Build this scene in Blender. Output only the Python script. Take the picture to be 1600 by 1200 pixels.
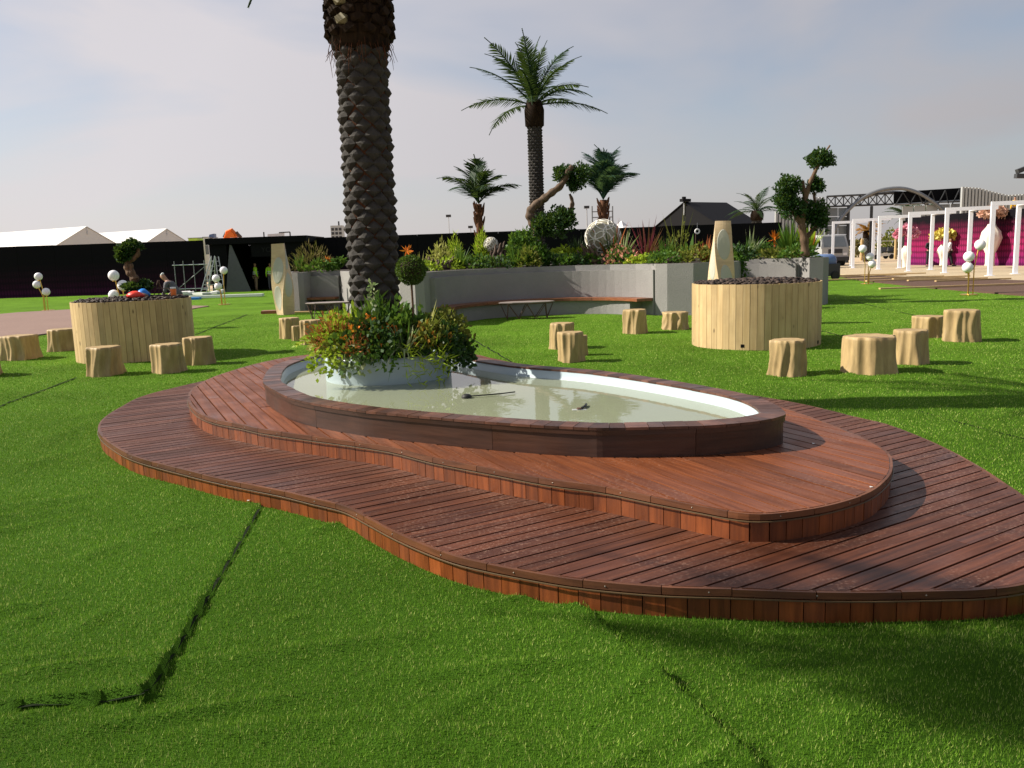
import bpy, bmesh, math, random
import numpy as np
from mathutils import Vector, Matrix
random.seed(7); RNG = np.random.default_rng(7)
scene = bpy.context.scene
for o in list(bpy.data.objects): bpy.data.objects.remove(o)
COL = scene.collection
R = math.radians

# ------------------------------------------------------------------ camera
F_PX, CAM_H, PITCH, ROLL = 1300.0, 1.6, math.atan(201/1300.0), R(1.9)
_f = np.array([0, math.cos(PITCH), -math.sin(PITCH)]); _u0 = np.array([0, math.sin(PITCH), math.cos(PITCH)]); _r0 = np.array([1., 0, 0])
_r = math.cos(ROLL)*_r0 - math.sin(ROLL)*_u0; _u = math.sin(ROLL)*_r0 + math.cos(ROLL)*_u0
cam = bpy.data.cameras.new('camera'); cam_o = bpy.data.objects.new('camera', cam); COL.objects.link(cam_o)
m = Matrix.Identity(4)
for i in range(3): m[i][0] = _r[i]; m[i][1] = _u[i]; m[i][2] = -_f[i]
m[2][3] = CAM_H
cam_o.matrix_world = m
cam.sensor_fit = 'HORIZONTAL'; cam.sensor_width = 36; cam.lens = 36*F_PX/1600
cam.clip_start = .05; cam.clip_end = 6000
scene.camera = cam_o
scene.render.resolution_x, scene.render.resolution_y = 1024, 768

# ------------------------------------------------------------------ sky and sun
SUN_EL, SUN_AZ = R(37), R(174.5)          # direction the light comes from: from -x, shadows fall to +x
w = bpy.data.worlds.new('World'); scene.world = w; w.use_nodes = True
nt = w.node_tree; nt.nodes.clear(); N = nt.nodes.new; LK = nt.links.new
sky = N('ShaderNodeTexSky'); sky.sky_type = 'NISHITA'; sky.sun_disc = False
sky.sun_elevation = SUN_EL; sky.sun_rotation = R(-84.5); sky.dust_density = 1.0; sky.air_density = 1.0; sky.ozone_density = 1.6
GLOW0, GLOW1, HAZE_RGB = 3.0, 6.1, (1.0, .935, .955)
# thin high cloud and dusty haze: brighter towards the sun's side, denser towards the horizon
tc = N('ShaderNodeTexCoord')
def vmath(op, a, b=None, out=0):
    n = N('ShaderNodeVectorMath'); n.operation = op
    for i, v in enumerate((a, b)):
        if v is None: continue
        if hasattr(v, 'links'): LK(v, n.inputs[i])
        else: n.inputs[i].default_value = v
    return n.outputs[out]
def smath(op, a, b=0.0):
    n = N('ShaderNodeMath'); n.operation = op
    for i, v in enumerate((a, b)):
        if hasattr(v, 'links'): LK(v, n.inputs[i])
        else: n.inputs[i].default_value = v
    return n.outputs[0]
dirv = vmath('NORMALIZE', tc.outputs['Generated'])
sundir = (math.cos(SUN_EL)*math.cos(SUN_AZ), math.cos(SUN_EL)*math.sin(SUN_AZ), math.sin(SUN_EL))
cosg = vmath('DOT_PRODUCT', dirv, sundir, 1)
sep = N('ShaderNodeSeparateXYZ'); LK(dirv, sep.inputs[0])
glow = N('ShaderNodeMapRange'); glow.inputs['From Min'].default_value = -.50; glow.inputs['From Max'].default_value = .45; glow.inputs['To Min'].default_value = GLOW0; glow.inputs['To Max'].default_value = GLOW1; glow.clamp = True
LK(cosg, glow.inputs[0])
mp = N('ShaderNodeMapping'); mp.inputs['Scale'].default_value = (1.0, 1.0, 3.6); mp.inputs['Rotation'].default_value = (R(-8), R(10), R(20)); mp.inputs['Location'].default_value = (.3, .2, .15)
LK(dirv, mp.inputs['Vector'])
nz = N('ShaderNodeTexNoise'); nz.inputs['Scale'].default_value = 1.5; nz.inputs['Detail'].default_value = 5; nz.inputs['Roughness'].default_value = .48; nz.inputs['Distortion'].default_value = .5
LK(mp.outputs[0], nz.inputs['Vector'])
rp = N('ShaderNodeMapRange'); rp.inputs['From Min'].default_value = .38; rp.inputs['From Max'].default_value = .62; rp.inputs['To Min'].default_value = .22; rp.inputs['To Max'].default_value = .90
LK(nz.outputs['Fac'], rp.inputs[0])
low = N('ShaderNodeMapRange'); low.inputs['From Min'].default_value = .24; low.inputs['From Max'].default_value = -.02; low.inputs['To Min'].default_value = 0; low.inputs['To Max'].default_value = 1
LK(sep.outputs[2], low.inputs[0])
fac = smath('MAXIMUM', rp.outputs[0], smath('POWER', low.outputs[0], .8))
cl = vmath('SCALE', HAZE_RGB); LK(glow.outputs[0], cl.node.inputs['Scale'])
skyb = vmath('SCALE', sky.outputs[0]); skyb.node.inputs['Scale'].default_value = .98
mx = N('ShaderNodeMix'); mx.data_type = 'RGBA'
LK(fac, mx.inputs[0]); LK(skyb, mx.inputs[6]); LK(cl, mx.inputs[7])
bg = N('ShaderNodeBackground'); bg.inputs['Strength'].default_value = .073
LK(mx.outputs[2], bg.inputs['Color'])
wo = N('ShaderNodeOutputWorld'); LK(bg.outputs[0], wo.inputs[0])

sun = bpy.data.lights.new('sun', 'SUN'); sun.energy = 5.0; sun.angle = R(.55); sun.color = (1.0, .92, .80)
sun_o = bpy.data.objects.new('sun', sun); COL.objects.link(sun_o)
to_sun = Vector((math.cos(SUN_EL)*math.cos(SUN_AZ), math.cos(SUN_EL)*math.sin(SUN_AZ), math.sin(SUN_EL)))
sun_o.rotation_euler = to_sun.to_track_quat('Z', 'Y').to_euler(); sun_o.location = (-20, 0, 30)
sc = scene.view_settings; sc.view_transform = 'Standard'; sc.look = 'None'; sc.exposure = 0.75; sc.gamma = 1; sc.use_curve_mapping = False
scene.render.engine = 'CYCLES'

# ------------------------------------------------------------------ points
def ray(x, y): return _f + (x-800)/F_PX*_r - (y-600)/F_PX*_u
def at(x, y, z=0.0):
    d = ray(x, y); t = (z-CAM_H)/d[2]; return Vector((d[0]*t, d[1]*t, z))
def atd(x, y, Y):
    d = ray(x, y); t = Y/d[1]; return Vector((d[0]*t, Y, CAM_H+d[2]*t))

# ------------------------------------------------------------------ materials
MATS = {}
def new_mat(name):
    m = bpy.data.materials.new(name); m.use_nodes = True; m.node_tree.nodes.clear(); MATS[name] = m
    nt = m.node_tree; out = nt.nodes.new('ShaderNodeOutputMaterial'); b = nt.nodes.new('ShaderNodeBsdfPrincipled')
    nt.links.new(b.outputs[0], out.inputs[0]); return m, nt, b, out
def nd(nt, t, **kw):
    n = nt.nodes.new(t)
    for k, v in kw.items():
        if k in n.inputs.keys(): n.inputs[k].default_value = v
        else: setattr(n, k, v)
    return n
def mixc(nt, a, b, fac, mode='MIX'):
    x = nt.nodes.new('ShaderNodeMix'); x.data_type = 'RGBA'; x.blend_type = mode
    for v, i in ((fac, 0), (a, 6), (b, 7)):
        if hasattr(v, 'links'): nt.links.new(v, x.inputs[i])
        else: x.inputs[i].default_value = v if i == 0 else (*v, 1)
    return x.outputs[2]
def ramp(nt, src, p0, p1, c0=(0, 0, 0), c1=(1, 1, 1)):
    r_ = nt.nodes.new('ShaderNodeValToRGB'); e = r_.color_ramp.elements
    e[0].position = p0; e[1].position = p1; e[0].color = (*c0, 1); e[1].color = (*c1, 1)
    nt.links.new(src, r_.inputs[0]); return r_.outputs[0]
def noise(nt, scale, detail=4, vec=None, rough=.55, dist=0):
    n = nt.nodes.new('ShaderNodeTexNoise'); n.inputs['Scale'].default_value = scale; n.inputs['Detail'].default_value = detail
    n.inputs['Roughness'].default_value = rough; n.inputs['Distortion'].default_value = dist
    if vec is not None: nt.links.new(vec, n.inputs['Vector'])
    return n.outputs['Fac']
def objvec(nt, scale=(1, 1, 1), rot=(0, 0, 0), shift=True):
    t = nt.nodes.new('ShaderNodeTexCoord'); mp = nt.nodes.new('ShaderNodeMapping')
    mp.inputs['Rotation'].default_value = rot; mp2 = nt.nodes.new('ShaderNodeMapping'); mp2.inputs['Scale'].default_value = scale
    nt.links.new(t.outputs['Object'], mp.inputs['Vector'])
    src = mp.outputs[0]
    if shift:
        oi = nt.nodes.new('ShaderNodeObjectInfo'); a = nt.nodes.new('ShaderNodeVectorMath'); a.operation = 'MULTIPLY_ADD'
        cmb = nt.nodes.new('ShaderNodeCombineXYZ')
        for i in range(3): nt.links.new(oi.outputs['Random'], cmb.inputs[i])
        a.inputs[1].default_value = (37, 23, 51); nt.links.new(cmb.outputs[0], a.inputs[0]); nt.links.new(src, a.inputs[2]); src = a.outputs[0]
    nt.links.new(src, mp2.inputs['Vector']); return mp2.outputs[0]
def bump(nt, b, h, strength=.3, dist=.01):
    n = nt.nodes.new('ShaderNodeBump'); n.inputs['Strength'].default_value = strength; n.inputs['Distance'].default_value = dist
    nt.links.new(h, n.inputs['Height']); nt.links.new(n.outputs[0], b.inputs['Normal'])
def orand(nt):
    return nt.nodes.new('ShaderNodeObjectInfo').outputs['Random']
def wood(name, dark, light, ang=0, rough=.5, spec=.4, grain=(2.0, 45, 45), var=.5, vertical=False, flecks=0.0, knots=0.0):
    m, nt, b, out = new_mat(name)
    v = objvec(nt, grain, (0, 0, -ang))
    g = noise(nt, 1.0, 6, v, .62, .35)
    c = mixc(nt, dark, light, ramp(nt, g, .32, .70))
    v2 = objvec(nt, (1, 1, 1)); blot = noise(nt, 2.2, 3, v2)
    c = mixc(nt, c, tuple(x*.62 for x in dark), ramp(nt, blot, .48, .8, (0, 0, 0), (.55,)*3))
    rv = orand(nt)
    val = nt.nodes.new('ShaderNodeMapRange'); val.inputs['To Min'].default_value = 1-var*.6; val.inputs['To Max'].default_value = 1+var*.6
    nt.links.new(rv, val.inputs['Value'])
    h = nt.nodes.new('ShaderNodeHueSaturation'); nt.links.new(val.outputs[0], h.inputs['Value']); nt.links.new(c, h.inputs['Color'])
    c = h.outputs[0]
    if knots:
        vo = nt.nodes.new('ShaderNodeTexVoronoi'); vo.inputs['Scale'].default_value = 1.0
        nt.links.new(objvec(nt, knots), vo.inputs['Vector'])
        c = mixc(nt, tuple(x*.28 for x in dark), c, ramp(nt, vo.outputs['Distance'], .07, .13))
    if flecks:
        fl = noise(nt, 55, 3, objvec(nt, (1, 1, 1), (0, 0, -ang)), .7)
        big = ramp(nt, noise(nt, 2.4, 2, objvec(nt, (1, 1, 1), shift=False)), .40, .62)
        fm = mixc(nt, (0, 0, 0), ramp(nt, fl, .54, .64), big)
        c = mixc(nt, c, (.42, .26, .19), mixc(nt, (0, 0, 0), fm, flecks))
    nt.links.new(c, b.inputs['Base Color'])
    rr = ramp(nt, blot, .3, .75, (rough-.12,)*3, (rough+.16,)*3); nt.links.new(rr, b.inputs['Roughness'])
    b.inputs['Specular IOR Level'].default_value = spec
    bump(nt, b, g, .35, .004)
    return m
def plain(name, c, rough=.6, metal=0, spec=.4, nscale=8, nvar=.18, bmp=0.0, bscale=60, emit=0):
    m, nt, b, out = new_mat(name)
    n = noise(nt, nscale, 4, objvec(nt))
    nt.links.new(mixc(nt, tuple(x*(1-nvar) for x in c), tuple(min(1, x*(1+nvar)) for x in c), n), b.inputs['Base Color'])
    b.inputs['Roughness'].default_value = rough; b.inputs['Metallic'].default_value = metal; b.inputs['Specular IOR Level'].default_value = spec
    if bmp: bump(nt, b, noise(nt, bscale, 5, objvec(nt)), bmp, .01)
    return m
def leafm(name, c1, c2, rough=.5, transl=.3, spec=.35):
    spec *= .55; rough += .08
    m, nt, b, out = new_mat(name)
    g = nt.nodes.new('ShaderNodeNewGeometry')
    c = mixc(nt, c1, c2, g.outputs['Random Per Island'])
    nt.links.new(c, b.inputs['Base Color']); b.inputs['Roughness'].default_value = rough; b.inputs['Specular IOR Level'].default_value = spec
    t = nt.nodes.new('ShaderNodeBsdfTranslucent'); nt.links.new(mixc(nt, c, (.35, .5, .05), .25), t.inputs['Color'])
    ms = nt.nodes.new('ShaderNodeMixShader'); ms.inputs[0].default_value = transl
    nt.links.new(b.outputs[0], ms.inputs[1]); nt.links.new(t.outputs[0], ms.inputs[2]); nt.links.new(ms.outputs[0], out.inputs[0])
    return m

DECK_ANG, UP_ANG = R(32), R(116)
M = {}
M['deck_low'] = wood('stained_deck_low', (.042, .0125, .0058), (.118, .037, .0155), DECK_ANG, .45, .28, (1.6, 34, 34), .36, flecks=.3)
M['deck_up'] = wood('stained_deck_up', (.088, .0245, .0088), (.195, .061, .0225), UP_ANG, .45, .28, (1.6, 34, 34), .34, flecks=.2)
M['fascia'] = wood('stained_fascia', (.105, .026, .007), (.24, .064, .016), 0, .42, .45, (30, 30, 2.5), .5)
M['nosing'] = wood('stained_nosing', (.070, .024, .010), (.15, .056, .023), 0, .45, .4, (3, 3, 30), .4)
M['poolwall'] = wood('dark_pool_board', (.026, .011, .007), (.060, .026, .016), 0, .38, .45, (2, 2, 26), .3)
M['rim'] = wood('pool_rim_board', (.052, .020, .012), (.125, .053, .032), 0, .40, .45, (9, 9, 9), .8)
M['pine'] = wood('pale_pine', (.44, .305, .145), (.55, .41, .215), 0, .55, .3, (22, 22, 1.6), .22, knots=(7, 7, 2.6))
M['benchwood'] = wood('bench_timber', (.15, .05, .022), (.27, .10, .045), 0, .4, .45, (5, 5, 30), .3)
M['plywood'] = wood('carved_ply', (.50, .37, .22), (.60, .46, .29), 0, .5, .35, (4, 4, 24), .1)
M['batten'] = wood('raw_batten', (.45, .30, .13), (.60, .44, .22), 0, .6, .3, (3, 20, 20), .3)
M['liner'] = plain('pool_liner', (.36, .44, .47), .3, nscale=3, nvar=.05)
M['basin_floor'] = plain('basin_floor', (.44, .45, .27), .6, nscale=1.3, nvar=.1)
M['black'] = plain('black_panel', (.0035, .0035, .0045), .7, spec=.08, nvar=.2, nscale=1)
M['blackroof'] = plain('black_tent_fabric', (.005, .005, .006), .6, spec=.12, nvar=.15, nscale=.5)
M['white_pvc'] = plain('white_tent_fabric', (.66, .65, .63), .5, nvar=.03, nscale=.4)
M['white'] = plain('white_paint', (.74, .75, .80), .4, nvar=.04)
M['globe'] = plain('opal_globe', (.80, .79, .80), .12, nvar=.02, spec=.5)
M['gold'] = plain('brass', (.62, .40, .10), .3, metal=.85, nvar=.1)
M['vase'] = plain('cream_vase', (.78, .70, .58), .35, nvar=.05)
M['steel'] = plain('grey_steel', (.20, .21, .22), .4, metal=.4, nvar=.15)
M['lettering'] = plain('faint_letter', (.014, .014, .015), .7, spec=.1)
M['dsteel'] = plain('dark_steel', (.035, .037, .04), .5, nvar=.2)
M['alu'] = plain('aluminium', (.55, .56, .58), .35, metal=.7, nvar=.1)
M['corr'] = plain('corrugated_grey', (.42, .43, .42), .4, metal=.2, nvar=.06)
M['glass'] = plain('grey_panel', (.16, .18, .19), .2, nvar=.15, nscale=1, spec=.6)
M['soil'] = plain('soil', (.035, .022, .014), .95, nvar=.4, nscale=20, bmp=.8, bscale=40)
M['drift'] = wood('driftwood', (.045, .030, .020), (.19, .13, .085), 0, .75, .2, (9, 9, 3), .2)
M['darkdrift'] = wood('dark_driftwood', (.035, .024, .018), (.13, .09, .065), 0, .8, .2, (14, 14, 4), .2)
M['bark'] = wood('twisted_bark', (.055, .034, .021), (.19, .12, .072), 0, .8, .2, (16, 16, 3), .2)
M['palmfibre'] = wood('palm_fibre', (.035, .014, .007), (.11, .042, .018), 0, .9, .15, (30, 30, 6), .2)
M['palmrust'] = wood('rusty_palm_sheath', (.05, .022, .011), (.15, .068, .033), 0, .85, .2, (20, 20, 5), .2)
M['palmscale'] = plain('palm_leaf_base', (.042, .039, .035), .85, nscale=14, nvar=.45, bmp=.6, bscale=35, spec=.2)
M['darkfibre'] = wood('dark_crown_fibre', (.006, .004, .003), (.03, .018, .010), 0, .9, .1, (30, 30, 6), .2)
M['stub'] = plain('cut_palm_stub', (.17, .15, .085), .7, nscale=20, nvar=.3)
M['pink'] = leafm('pink_petals', (.62, .20, .30), (.72, .33, .42), .6, .15)
M['yellow'] = leafm('yellow_petals', (.66, .52, .06), (.72, .62, .18), .6, .15)
M['peach'] = leafm('peach_petals', (.62, .36, .27), (.70, .47, .37), .6, .15)
M['orangefl'] = leafm('orange_flower', (.60, .12, .010), (.70, .24, .025), .6, .25)
M['redfl'] = leafm('rust_foliage', (.26, .055, .018), (.40, .13, .04), .6, .25)
M['amber'] = leafm('amber_foliage', (.34, .15, .02), (.48, .26, .05), .6, .25)
M['purple'] = leafm('red_cordyline_leaf', (.10, .012, .022), (.24, .035, .06), .5, .25)
M['pinkfl'] = leafm('pink_bloom', (.50, .16, .13), (.62, .30, .22), .6, .25)
M['lime'] = leafm('lime_leaf', (.19, .29, .012), (.36, .46, .035), .5, .35)
M['green'] = leafm('mid_green_leaf', (.030, .085, .012), (.085, .18, .022), .45, .3)
M['dgreen'] = leafm('dark_green_leaf', (.010, .036, .008), (.030, .080, .015), .4, .22, .45)
M['palmgreen'] = leafm('palm_leaflet', (.009, .028, .010), (.025, .060, .022), .5, .2, .35)
M['palmteal'] = leafm('silver_palm_leaflet', (.015, .055, .038), (.042, .105, .07), .5, .25, .45)
M['olive'] = leafm('olive_leaf', (.09, .11, .015), (.20, .20, .035), .5, .3)
M['yellowgrass'] = leafm('yellow_grass', (.24, .26, .045), (.42, .40, .12), .5, .35)
M['twig'] = leafm('dry_twig_leaf', (.10, .085, .025), (.20, .15, .05), .7, .2)
M['boxhedge'] = leafm('clipped_box_leaf', (.022, .055, .008), (.075, .13, .022), .5, .25)
M['variegated'] = leafm('variegated_leaf', (.10, .20, .06), (.45, .48, .28), .5, .3)
M['skin'] = plain('skin', (.33, .17, .11), .55, nvar=.05)
M['hair'] = plain('dark_hair', (.012, .010, .009), .6)
M['hivis'] = plain('hivis_fabric', (.42, .75, .03), .6, nvar=.05)
M['hivis_band'] = plain('reflective_band', (.65, .66, .62), .35)
M['khaki'] = plain('khaki_cloth', (.30, .20, .12), .8)
M['blackcloth'] = plain('black_cloth', (.014, .014, .016), .8)
M['greycloth'] = plain('grey_cloth', (.09, .09, .10), .85, bmp=.3, bscale=8)
M['whitecloth'] = plain('white_cloth', (.62, .64, .66), .8)
M['yellowcloth'] = plain('yellow_cloth', (.80, .48, .01), .7)
M['orange'] = plain('orange_plastic', (.75, .16, .012), .45)
M['redbag'] = plain('red_plastic_bag', (.72, .05, .03), .35, bmp=.5, bscale=14)
M['bluebag'] = plain('blue_plastic_bag', (.02, .20, .62), .35, bmp=.5, bscale=14)
M['rubber'] = plain('black_rubber', (.012, .012, .012), .6)
M['white_plastic'] = plain('white_plastic', (.72, .72, .70), .4, nvar=.04)
M['limegreen'] = plain('lime_panel', (.42, .62, .08), .5)
M['bluepaint'] = plain('blue_paint', (.10, .16, .30), .4)
M['led'] = plain('led_wire', (.085, .055, .026), .5)
M['tablestone'] = plain('table_slab', (.30, .25, .23), .35, nvar=.1)
M['rust'] = plain('rusty_rod', (.10, .055, .035), .6)
M['ornament'] = plain('ornament_glass', (.30, .28, .20), .3, nvar=.1)
M['ornament_line'] = plain('ornament_lattice', (.75, .73, .66), .4, nvar=.04)
M['panelinset'] = plain('pale_inset', (.40, .40, .33), .5, nvar=.05)
M['pebble'] = leafm('dark_pebble', (.014, .010, .008), (.075, .052, .040), .5, 0.0, .3)

def concrete():
    m, nt, b, out = new_mat('rendered_concrete')
    v = objvec(nt); a = noise(nt, 1.3, 5, v, .6); f = noise(nt, 45, 5, v, .7)
    c = mixc(nt, (.21, .203, .195), (.30, .29, .28), a); c = mixc(nt, c, (.17, .166, .16), ramp(nt, f, .5, .8, (0, 0, 0), (.6,)*3))
    nt.links.new(c, b.inputs['Base Color']); b.inputs['Roughness'].default_value = .9; b.inputs['Specular IOR Level'].default_value = .2
    bump(nt, b, f, .8, .02); return m
M['concrete'] = concrete()
def printed_fence(name, mid, low, start, end):
    m, nt, b, out = new_mat(name)
    t = nt.nodes.new('ShaderNodeTexCoord'); s = nt.nodes.new('ShaderNodeSeparateXYZ'); nt.links.new(t.outputs['Object'], s.inputs[0])
    r_ = nt.nodes.new('ShaderNodeValToRGB'); e = r_.color_ramp.elements; e[0].position = 0; e[0].color = (*low, 1); e[1].position = end; e[1].color = (.0045, .004, .0055, 1)
    x = e.new(start); x.color = (*mid, 1)
    mr = nt.nodes.new('ShaderNodeMapRange'); mr.inputs['From Max'].default_value = 3.4; nt.links.new(s.outputs[2], mr.inputs[0])
    nz = noise(nt, 1.5, 3, objvec(nt, (1, 1, 1)))
    ad = nt.nodes.new('ShaderNodeMath'); ad.operation = 'MULTIPLY_ADD'; ad.inputs[1].default_value = .16; nt.links.new(nz, ad.inputs[0])
    sb = nt.nodes.new('ShaderNodeMath'); sb.operation = 'SUBTRACT'; sb.inputs[1].default_value = .08
    nt.links.new(mr.outputs[0], ad.inputs[2]); nt.links.new(ad.outputs[0], sb.inputs[0]); nt.links.new(sb.outputs[0], r_.inputs[0])
    # printed lattice of fine darker ovals
    br = nt.nodes.new('ShaderNodeTexVoronoi'); br.inputs['Scale'].default_value = 1; br.inputs['Randomness'].default_value = 0
    nt.links.new(objvec(nt, (5.5, 5.5, 2.6), shift=False), br.inputs['Vector'])
    c = mixc(nt, r_.outputs[0], mixc(nt, r_.outputs[0], (.004, .003, .006), .55), ramp(nt, br.outputs['Distance'], .36, .46))
    nt.links.new(c, b.inputs['Base Color']); b.inputs['Roughness'].default_value = .75; b.inputs['Specular IOR Level'].default_value = .08
    return m
M['fenceprint'] = printed_fence('dark_magenta_print', (.022, .005, .016), (.060, .010, .044), .22, .6)
M['magentaprint'] = printed_fence('bright_magenta_print', (.26, .014, .075), (.15, .012, .10), .38, .88)

# ------------------------------------------------------------------ mesh helpers
class MB:
    def __init__(s): s.v = []; s.f = []
    def add(s, v, f):
        o = len(s.v); s.v += [tuple(p) for p in v]; s.f += [tuple(i+o for i in q) for q in f]; return s
    def box(s, c, d, rz=0, ry=0, rx=0):
        x, y, z = (k/2 for k in d)
        P = [Vector((a*x, b*y, e*z)) for e in (-1, 1) for a, b in ((-1, -1), (1, -1), (1, 1), (-1, 1))]
        if rz or ry or rx:
            mm = Matrix.Rotation(rz, 3, 'Z') @ Matrix.Rotation(ry, 3, 'Y') @ Matrix.Rotation(rx, 3, 'X'); P = [mm @ p for p in P]
        c = Vector(c)
        return s.add([p+c for p in P], [(3, 2, 1, 0), (4, 5, 6, 7), (0, 1, 5, 4), (1, 2, 6, 5), (2, 3, 7, 6), (3, 0, 4, 7)])
    def tube(s, path, rad, n=8, cap=True):
        path = [Vector(p) for p in path]
        if not hasattr(rad, '__len__'): rad = [rad]*len(path)
        V = []; prev = None
        for i, p in enumerate(path):
            t = (path[min(i+1, len(path)-1)]-path[max(i-1, 0)])
            t = t.normalized() if t.length > 1e-9 else Vector((0, 0, 1))
            if prev is None:
                a = Vector((1, 0, 0)) if abs(t.x) < .8 else Vector((0, 1, 0)); prev = (a-t*a.dot(t)).normalized()
            else:
                prev = prev-t*prev.dot(t); prev = prev.normalized() if prev.length > 1e-6 else t.orthogonal().normalized()
            q = t.cross(prev)
            for k in range(n):
                a = 2*math.pi*k/n; V.append(p+(prev*math.cos(a)+q*math.sin(a))*rad[i])
        Fc = [(i*n+k, i*n+(k+1) % n, (i+1)*n+(k+1) % n, (i+1)*n+k) for i in range(len(path)-1) for k in range(n)]
        if cap: Fc += [tuple(range(n))[::-1], tuple((len(path)-1)*n+k for k in range(n))]
        return s.add(V, Fc)
    def lathe(s, prof, n=24, c=(0, 0, 0), cap=True, fn=None):
        V = []
        for (r_, z) in prof:
            for k in range(n):
                a = 2*math.pi*k/n; rr = r_*(fn(a, z) if fn else 1); V.append((c[0]+rr*math.cos(a), c[1]+rr*math.sin(a), c[2]+z))
        Fc = [(i*n+k, i*n+(k+1) % n, (i+1)*n+(k+1) % n, (i+1)*n+k) for i in range(len(prof)-1) for k in range(n)]
        if cap: Fc += [tuple(range(n))[::-1], tuple((len(prof)-1)*n+k for k in range(n))]
        return s.add(V, Fc)
    def sphere(s, c, r_, n=16, h=10, sz=1.0):
        return s.lathe([(r_*math.sin(math.pi*max(.02, min(.98, i/h))), -r_*sz*math.cos(math.pi*i/h)) for i in range(h+1)], n, c)
    def prism(s, poly, z0, z1):
        n = len(poly)
        return s.add([(p[0], p[1], z0) for p in poly]+[(p[0], p[1], z1) for p in poly],
                     [tuple(range(n))[::-1], tuple(range(n, 2*n))]+[(i, (i+1) % n, n+(i+1) % n, n+i) for i in range(n)])
    def strip(s, a, b, z0, z1):     # closed slab between two polylines of equal length
        n = len(a); V = [(p[0], p[1], z) for z in (z0, z1) for q in (a, b) for p in q]
        A0, B0, A1, B1 = 0, n, 2*n, 3*n; Fc = []
        for i in range(n-1):
            Fc += [(A1+i, A1+i+1, B1+i+1, B1+i), (A0+i, B0+i, B0+i+1, A0+i+1), (A0+i, A0+i+1, A1+i+1, A1+i), (B0+i, B1+i, B1+i+1, B0+i+1)]
        Fc += [(A0, A1, B1, B0), (A0+n-1, B0+n-1, B1+n-1, A1+n-1)]
        return s.add(V, Fc)
    def mesh(s, name, mat, smooth=False):
        me = bpy.data.meshes.new(name); me.from_pydata(s.v, [], s.f)
        bm = bmesh.new(); bm.from_mesh(me); bmesh.ops.recalc_face_normals(bm, faces=bm.faces[:]); bm.to_mesh(me); bm.free()
        if smooth: me.polygons.foreach_set('use_smooth', [True]*len(me.polygons))
        if mat is not None: me.materials.append(M[mat])
        return me
    def build(s, name, mat, parent=None, smooth=False, loc=None, rz=0):
        return link(name, s.mesh(name, mat, smooth), parent, loc, rz)
def link(name, me, parent=None, loc=None, rz=0):
    o = bpy.data.objects.new(name, me); COL.objects.link(o)
    if parent is not None: o.parent = parent
    if loc is not None: o.location = loc
    if rz: o.rotation_euler = (0, 0, rz)
    return o
def tag(o, label, cat, group=None):
    o['label'] = label; o['category'] = cat
    if group: o['group'] = group
    return o
def thing(name, label, cat, loc=(0, 0, 0), rz=0, group=None):
    o = bpy.data.objects.new(name, None); COL.objects.link(o); o.location = loc; o.rotation_euler = (0, 0, rz); o.empty_display_size = .1
    return tag(o, label, cat, group)
def struct(o): o['kind'] = 'structure'; return o
def stuff(o): o['kind'] = 'stuff'; return o
def np_mesh(name, V, Fq, mat, k, smooth=False):
    me = bpy.data.meshes.new(name); V = np.ascontiguousarray(V, np.float32).reshape(-1, 3); Fq = np.ascontiguousarray(Fq, np.int32).reshape(-1, k)
    me.vertices.add(len(V)); me.vertices.foreach_set('co', V.ravel())
    me.loops.add(Fq.size); me.loops.foreach_set('vertex_index', Fq.ravel())
    me.polygons.add(len(Fq)); me.polygons.foreach_set('loop_start', np.arange(0, Fq.size, k, dtype=np.int32))
    me.polygons.foreach_set('loop_total', np.full(len(Fq), k, np.int32))
    if smooth: me.polygons.foreach_set('use_smooth', np.ones(len(Fq), bool))
    me.update(calc_edges=True); me.materials.append(M[mat]); return me
def unit(v): return v/np.maximum(np.linalg.norm(v, axis=-1, keepdims=True), 1e-9)
def leaf_arrays(P, D, L, W, cup=.12):
    """diamond leaves: P base, D direction, L length, W width -> verts, quads"""
    n = len(P); D = unit(D); rnd = RNG.normal(size=(n, 3)); S = unit(np.cross(D, rnd)); Nn = np.cross(S, D)
    L = np.broadcast_to(np.asarray(L, float), (n,))[:, None]; W = np.broadcast_to(np.asarray(W, float), (n,))[:, None]
    mid = P+D*L*.48
    V = np.stack([P, mid+S*W*.5+Nn*W*cup, P+D*L, mid-S*W*.5+Nn*W*cup], 1).reshape(-1, 3)
    return V, np.arange(4*n).reshape(n, 4)
def blade_arrays(P, D, L, W, droop, seg=4):
    """arching strap leaves, strips of quads"""
    n = len(P); D = unit(D); L = np.broadcast_to(np.asarray(L, float), (n,)); W = np.broadcast_to(np.asarray(W, float), (n,)); droop = np.broadcast_to(np.asarray(droop, float), (n,))
    side = unit(np.cross(D, np.array([0, 0, 1.])+RNG.normal(size=(n, 3))*.15)); V = []
    for i in range(seg+1):
        t = i/seg; p = P+D*(L*t)[:, None]; p[:, 2] -= droop*L*t*t
        ww = (W*(1-t**1.6)*(.55+.45*min(1, t*4))+.0008)[:, None]*.5
        V += [p-side*ww, p+side*ww]
    V = np.stack(V, 1).reshape(-1, 3); k = 2*(seg+1); Q = []
    for i in range(seg): Q.append(np.stack([np.arange(n)*k+2*i, np.arange(n)*k+2*i+1, np.arange(n)*k+2*i+3, np.arange(n)*k+2*i+2], 1))
    return V, np.concatenate(Q)
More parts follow.
